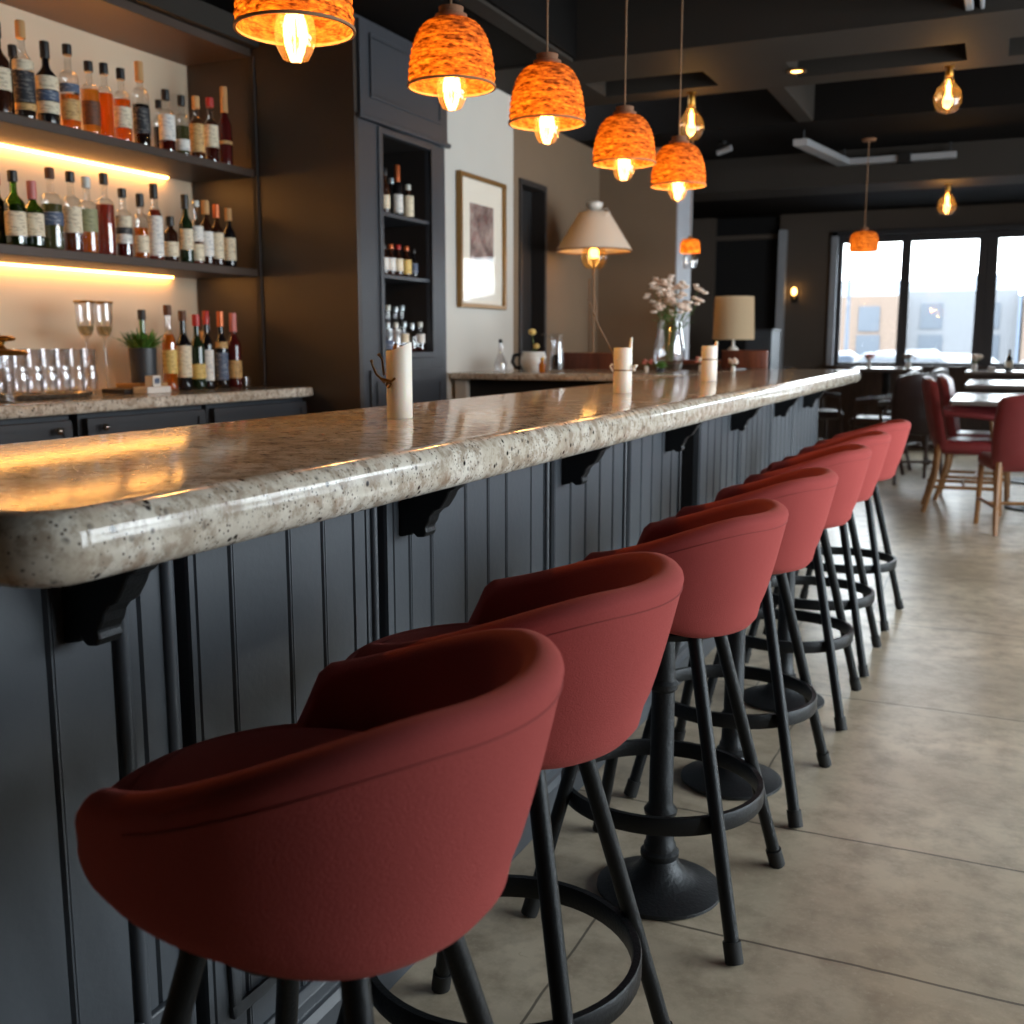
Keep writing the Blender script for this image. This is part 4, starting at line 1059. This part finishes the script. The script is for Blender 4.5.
MB().tube([(-.035, -.01, .21), (-.09, -.02, .235), (-.10, -.02, .232)], .007, 8).build('spout', MAT['glass_hi'], t)
t = thing('amber_vial', (-2.615, 6.17, zr), 'little amber bottle between white pot and pitcher', 'bottle')
MB().lathe([(0, 0), (.02, 0), (.021, .05), (.010, .06), (.010, .075), (0, .075)], 14).build('glass_body', LIQ['amber'], t)
MB().lathe([(0, .075), (.012, .075), (.012, .09), (0, .09)], 12).build('cap', MAT['brass'], t)
t = thing('clear_carafe', (-2.87, 6.10, zr), 'clear narrow carafe left of the white pot', 'carafe')
MB().lathe([(0, 0), (.038, 0), (.042, .01), (.040, .06), (.014, .12), (.012, .18), (.010, .18), (.012, .12), (.037, .06), (.036, .012), (0, .01)], 20).build('glass_body', MAT['glass_hi'], t)
MB().ball((0, 0, .19), .014).build('stopper', MAT['black'], t)

# ------------------------------------------------------------------ dining furniture
def legs4(t, w, d_, h, mat, splay=.04, r=.022):
    for sx in (-1, 1):
        for sy in (-1, 1):
            MB().tube([(sx*(w+splay), sy*(d_+splay), 0), (sx*w, sy*d_, h)], r*.72, 8, r).build('leg', mat, t)
def make_armchair(label, leather, wood, group, arms=True, top=.98, sh=.53):
    t = thing('dining_chair', (0, 0, 0), label, 'dining chair', group)   # faces +y
    m = MB(); pts = []
    s = ring_slab(-.24, .24, -.22, .25, sh-.10, sh, .05, .045, 'seat', leather); s.parent = t
    # curved padded back
    m = MB(); n = 12; k = 8
    idx = []
    for j in range(k+1):
        v = j/k; z = sh-.06+(top-sh+.06)*v
        for i in range(n+1):
            u = -1+2*i/n; wd = (.235+.02*math.sin(v*PI))*(1 if v < .9 else 1-.06*(v-.9)/.1)
            y = -.235-.11*v+.05*u*u; cr = (1-abs(u)**6)*(1-(2*v-1)**8)
            th = .024+.02*max(cr, 0)
            idx.append((u*wd, y, z+(-.035*u*u if j == k else 0), th))
    for side in (1, -1):
        for (x, y, z, th) in idx: m.v.append((x, y+side*th, z))
    W = n+1; off = len(idx)
    for j in range(k):
        for i in range(n):
            a = j*W+i
            m.f.append((a, a+1, a+W+1, a+W)); m.f.append((off+a, off+a+W, off+a+W+1, off+a+1))
    per = [i for i in range(W)]+[j*W+n for j in range(1, k+1)]+[k*W+i for i in range(n-1, -1, -1)]+[j*W for j in range(k-1, 0, -1)]
    for a, b in zip(per, per[1:]+per[:1]): m.f.append((a, off+a, off+b, b))
    m.build('backrest', leather, t, True, 0, 60)
    for sx in (-1, 1):
        MB().tube([(sx*.21, .21, sh-.09), (sx*.215, .235, 0)], .022, 8, .016).build('leg', wood, t)
        MB().tube([(sx*.20, -.22, sh-.03), (sx*.205, -.24, sh*.5), (sx*.215, -.31, 0)], .023, 8, .017).build('leg', wood, t)
        if arms:
            ar = MB().tube([(sx*.245, -.20, sh+.20), (sx*.27, 0, sh+.19), (sx*.26, .17, sh+.17)], .025, 10).build('armrest', leather, t)
            MB().tube([(sx*.26, .16, sh+.165), (sx*.235, .19, sh-.08)], .016, 8).build('arm_post', wood, ar)
        MB().tube([(sx*.213, .224, .19), (sx*.211, -.285, .19)], .012, 8).build('stretcher', wood, t)
    MB().tube([(-.212, -.02, .19), (.212, -.02, .19)], .012, 8).build('stretcher', wood, t)
    return t
GRP = 'red leather dining chairs'
ch = make_armchair('red leather dining chair seen from behind at the right picture edge', MAT['leather'], MAT['oak'], GRP, False)
ch.location = (.17, 8.22, 0); ch.rotation_euler = (0, 0, R(14))
ca = make_armchair('red leather armchair at the table side, nearer of the two', MAT['leather'], MAT['oak'], GRP, True)
ca.scale = (1, 1, 1.07); ca.location = (-.19, 9.02, 0); ca.rotation_euler = (0, 0, R(-86))
cb = dup(ca, (-.12, 9.72, 0), 'red leather armchair at the table side, farther of the two', R(-92))
GD = 'dark chairs by the far windows'
cd = make_armchair('dark leather armchair with arms at the far left table, facing the window', MAT['darkleather'], MAT['darkwood'], GD, True, 1.04, .56)
cd.location = (-1.12, 11.5, 0); cd.rotation_euler = (0, 0, R(85))
dup(cd, (-.74, 10.75, 0), 'dark leather chair turned away, between bar end and red armchairs', R(20))
dup(cd, (-1.9, 12.5, 0), 'dark leather armchair behind the far end of the bar', R(-60))
dup(cd, (-.9, 12.6, 0), 'dark leather chair right of the far left table', R(75))
def table(x0, x1, y0, y1, z, label, mat):
    cx, cy_ = (x0+x1)/2, (y0+y1)/2; hx, hy = (x1-x0)/2, (y1-y0)/2
    t = thing('dining_table', (cx, cy_, 0), label, 'table', 'dining tables by the windows')
    tp = ring_slab(-hx, hx, -hy, hy, z-.035, z, .03, .008, 'tabletop', mat); tp.parent = t
    MB().lathe([(0, 0), (.24, 0), (.24, .015), (.06, .04), (.04, .06), (.04, z-.06), (.12, z-.036), (0, z-.036)], 24).build('pedestal', MAT['black'], t)
    return t
table(-.34, 1.0, 8.62, 10.05, .88, 'nearest dining table with glossy grey top and red chairs', MAT['tabletop'])
table(-.29, 1.0, 10.45, 11.9, .94, 'second dining table, just behind the red-chair table', MAT['tabletop'])
table(-.36, 1.4, 12.9, 13.7, 1.0, 'dining table along the far window at right', MAT['tabletop'])
table(-1.62, -.86, 13.1, 13.8, 1.02, 'dining table along the far window at left', MAT['tabletop'])
posy((-.28, 13.3, 1.0003), 1.3, MAT['petal'], 'pale flower posy on the right window table', 18, 21)
posy((-1.45, 13.45, 1.0203), 1.2, MAT['coral'], 'reddish flower posy on the left window table', 16, 23)
posy((-1.0, 13.4, 1.0203), 1.2, MAT['twig'], 'brownish dried posy on the left window table', 18, 25)
t = thing('table_bottle', (.075, 13.2, 1.0003), 'dark slim bottle on the right window table', 'bottle')
MB().lathe([(0, 0), (.035, 0), (.036, .14), (.014, .19), (.014, .24), (0, .24)], 16).build('glass_body', DGL['black'], t)
MB().arc_wall(.0365, .04, .11, -PI, 0, 12).build('paper_label', LAB['cream'], t)
tag(MB().prism([(-.05, 0), (.05, 0), (.035, .05), (-.03, .055)], 'y', -.05, .05).build('folded_napkin', MAT['paper'], None, False, .006, loc=(-.10, 13.15, 1.0003)), 'white folded napkin beside the pale posy', 'napkin')

# wooden chairs behind the return counter
def wood_chair(loc, rz, label, w=.24, top=1.24):
    t = thing('wooden_bar_chair', loc, label, 'chair', 'wooden chairs behind the counter', rz)
    s = ring_slab(-w, w, -.2, .22, .70, .74, .04, .015, 'seat', MAT['walnut']); s.parent = t
    m = MB(); n = 10
    poly = [(-w+2*w*i/n, -.235-.04*(1-(2*i/n-1)**2)) for i in range(n+1)]
    poly = poly+[(x, y+.03) for x, y in reversed(poly)]
    m.prism(poly, 'z', top-.13, top).build('top_rail', MAT['walnut'], t, False, .006)
    for sx in (-1, 1):
        MB().tube([(sx*(w-.03), -.23, top-.12), (sx*(w-.03), -.18, .70), (sx*w, -.24, 0)], .018, 8).build('leg', MAT['walnut'], t)
        MB().tube([(sx*(w-.03), .18, .70), (sx*w, .22, 0)], .018, 8).build('leg', MAT['walnut'], t)
        MB().tube([(sx*w*.4, -.24, top-.13), (sx*w*.4, -.17, .74)], .010, 8).build('spindle', MAT['walnut'], t)
    MB().tube([(-w+.01, .205, .25), (w-.01, .205, .25)], .012, 8).build('footrail', MAT['walnut'], t)
wood_chair((-2.66, 7.42, 0), R(4), 'red-brown wooden chair back behind counter, below the floor lamp')
wood_chair((-1.70, 8.05, 0), R(-3), 'red-brown wooden chair back behind counter, below the drum lamp', .17, 1.255)
t = thing('grey_cabinet', (-2.42, 12.6, 0), 'low blue-grey cabinet beyond the drum lamp', 'cabinet')
MB().box(-.28, .02, -.25, .25, 0, 1.44).build('body', MAT['paint'], t, False, .004)
MB().box(-.29, .03, -.26, .26, 1.44, 1.47).build('top', MAT['paint_dark'], t, False, .004)
MB().box(-.26, 0, -.258, -.25, .1, 1.38).build('door', MAT['paint'], t, False, .003)
t = thing('wall_sconce', (-2.50, WY, 1.95), 'small glowing wall sconce beside the dark doorway', 'wall lamp')
MB().box(-.04, .04, -.02, 0, -.12, .06).build('back_plate', MAT['black'], t, False, .003)
MB().tube([(0, -.02, -.06), (0, -.07, -.07), (0, -.07, -.02)], .008, 8).build('arm', MAT['brass'], t)
MB().ball((0, -.07, .02), .034, 12, 8, 1.5).build('bulb', MAT['core'], t)

# ------------------------------------------------------------------ outside
sbox('street_ground', (-60, 60, WY+.25, 120, -.5, -.3), MAT['asphalt'])
def car(loc, rz, mat, label):
    t = thing('car', loc, label, 'car', 'parked cars outside the windows', rz)
    prof = [(-2.1, .35), (-2.15, .75), (-2.0, .92), (-1.35, .98), (-.75, 1.42), (.55, 1.46), (1.25, 1.02), (1.95, .88), (2.15, .70), (2.15, .35)]
    b = MB().prism([(x, z) for x, z in prof], 'y', -.85, .85).build('body', mat, t, False, .06)
    g = [(-1.2, 1.0), (-.72, 1.36), (.5, 1.39), (1.08, 1.03)]
    MB().prism(g, 'y', -.87, .87).build('windows', MAT['carglass'], b, False, .01)
    for x in (-1.35, 1.35):
        for y in (-.78, .78):
            wl = MB().lathe([(0, -.1), (.30, -.1), (.33, -.07), (.33, .07), (.30, .1), (0, .1)], 20)
            wl.v = [(vx+x, vz+y, vy+.33) for vx, vy, vz in wl.v]; wl.build('wheel', MAT['tyre'], t)
car((-3.2, 21.5, -.3), R(8), MAT['carwhite'], 'white car outside behind the left window pane')
car((-1.2, 18.8, -.3), R(155), MAT['carsilver'], 'silver car outside low in the left and middle panes')
car((1.2, 20.5, -.3), R(172), MAT['carwhite'], 'white car outside behind the middle and right panes')
car((-2.2, 30.0, -.3), R(0), MAT['carsilver'], 'small silver car farther off in the street')
car((3.2, 31.0, -.3), R(5), MAT['carwhite'], 'farther white car seen beyond the middle pane')
def building(x0, x1, y, h, mat, label):
    t = thing('building', ((x0+x1)/2, y, -.3), label, 'building', 'pale buildings across the street')
    hw = (x1-x0)/2
    MB().box(-hw, hw, 0, 8, 0, h).build('walls', mat, t, False)
    MB().prism([(0, h), (8, h), (4, h+.9)], 'x', -hw, hw).build('roof', MAT['roof'], t, False)
    n = max(2, int(hw*2/2.2))
    for i in range(n):
        xx = -hw+(i+.5)*2*hw/n
        MB().box(xx-.45, xx+.45, -.05, 0, h*.58, h*.58+1.1).build('window', MAT['bwin'], t, False)
        MB().box(xx-.5, xx+.5, -.05, 0, .7, 2.0).build('window', MAT['bwin'], t, False)
building(-17, -9.3, 52, 3.3, MAT['stone'], 'grey building farthest left across the street')
building(-9, -4.3, 50, 3.7, MAT['brick'], 'tan building seen through the left window pane')
building(-4.1, .5, 51, 3.9, MAT['stone'], 'pale grey building seen through the middle window pane')
building(.7, 7, 50, 3.7, MAT['brick'], 'tan building seen through the right window pane')
t = thing('street_lamp_post', (-4.6, 36, -.3), 'thin dark street post in the left window pane', 'street post')
MB().tube([(0, 0, 0), (0, 0, 4.2)], .08, 8, .05).build('pole', MAT['roof'], t)
MB().tube([(0, 0, 4.2), (.5, 0, 4.35)], .05, 8).build('arm', MAT['roof'], t)
m = MB(); n = 40
hp = [(-90+180*i/n, 4.4+1.6*math.sin(i*.55)+1.0*math.sin(i*1.3+1)+1.8) for i in range(n+1)]
m.prism([(-90, -.3)]+hp+[(90, -.3)], 'y', 100, 110)
struct(m.build('ground_hills', MAT['hill'], None, False))

# ------------------------------------------------------------------ light
wd = bpy.data.worlds.new('overcast_sky'); S.world = wd; wd.use_nodes = True
nt = wd.node_tree; bg = nt.nodes['Background']
bg.inputs[0].default_value = (.86, .93, 1.0, 1); bg.inputs[1].default_value = 12.0
def portal(loc, rot, sx, sy):
    l = bpy.data.lights.new('window_portal', 'AREA'); l.shape = 'RECTANGLE'; l.size = sx; l.size_y = sy; l.cycles.is_portal = True
    o = bpy.data.objects.new('window_portal', l); COL.objects.link(o); o.location = loc; o.rotation_euler = rot
portal((.5, WY+.16, 1.84), (R(-90), 0, 0), 5.1, 1.65)
for i in range(3):
    a, b = piers[i][1], piers[i+1][0]
    portal((RX+.16, (a+b)/2, 1.55), (0, R(90), 0), 2.4, b-a)

vs = S.view_settings
vs.view_transform = 'Standard'; vs.look = 'None'; vs.gamma = 1; vs.use_curve_mapping = False; vs.exposure = 0.33
S.cycles.max_bounces = 10; S.cycles.transparent_max_bounces = 24; S.cycles.diffuse_bounces = 5
S.cycles.sample_clamp_indirect = 6
S.cycles.caustics_reflective = False; S.cycles.caustics_refractive = False
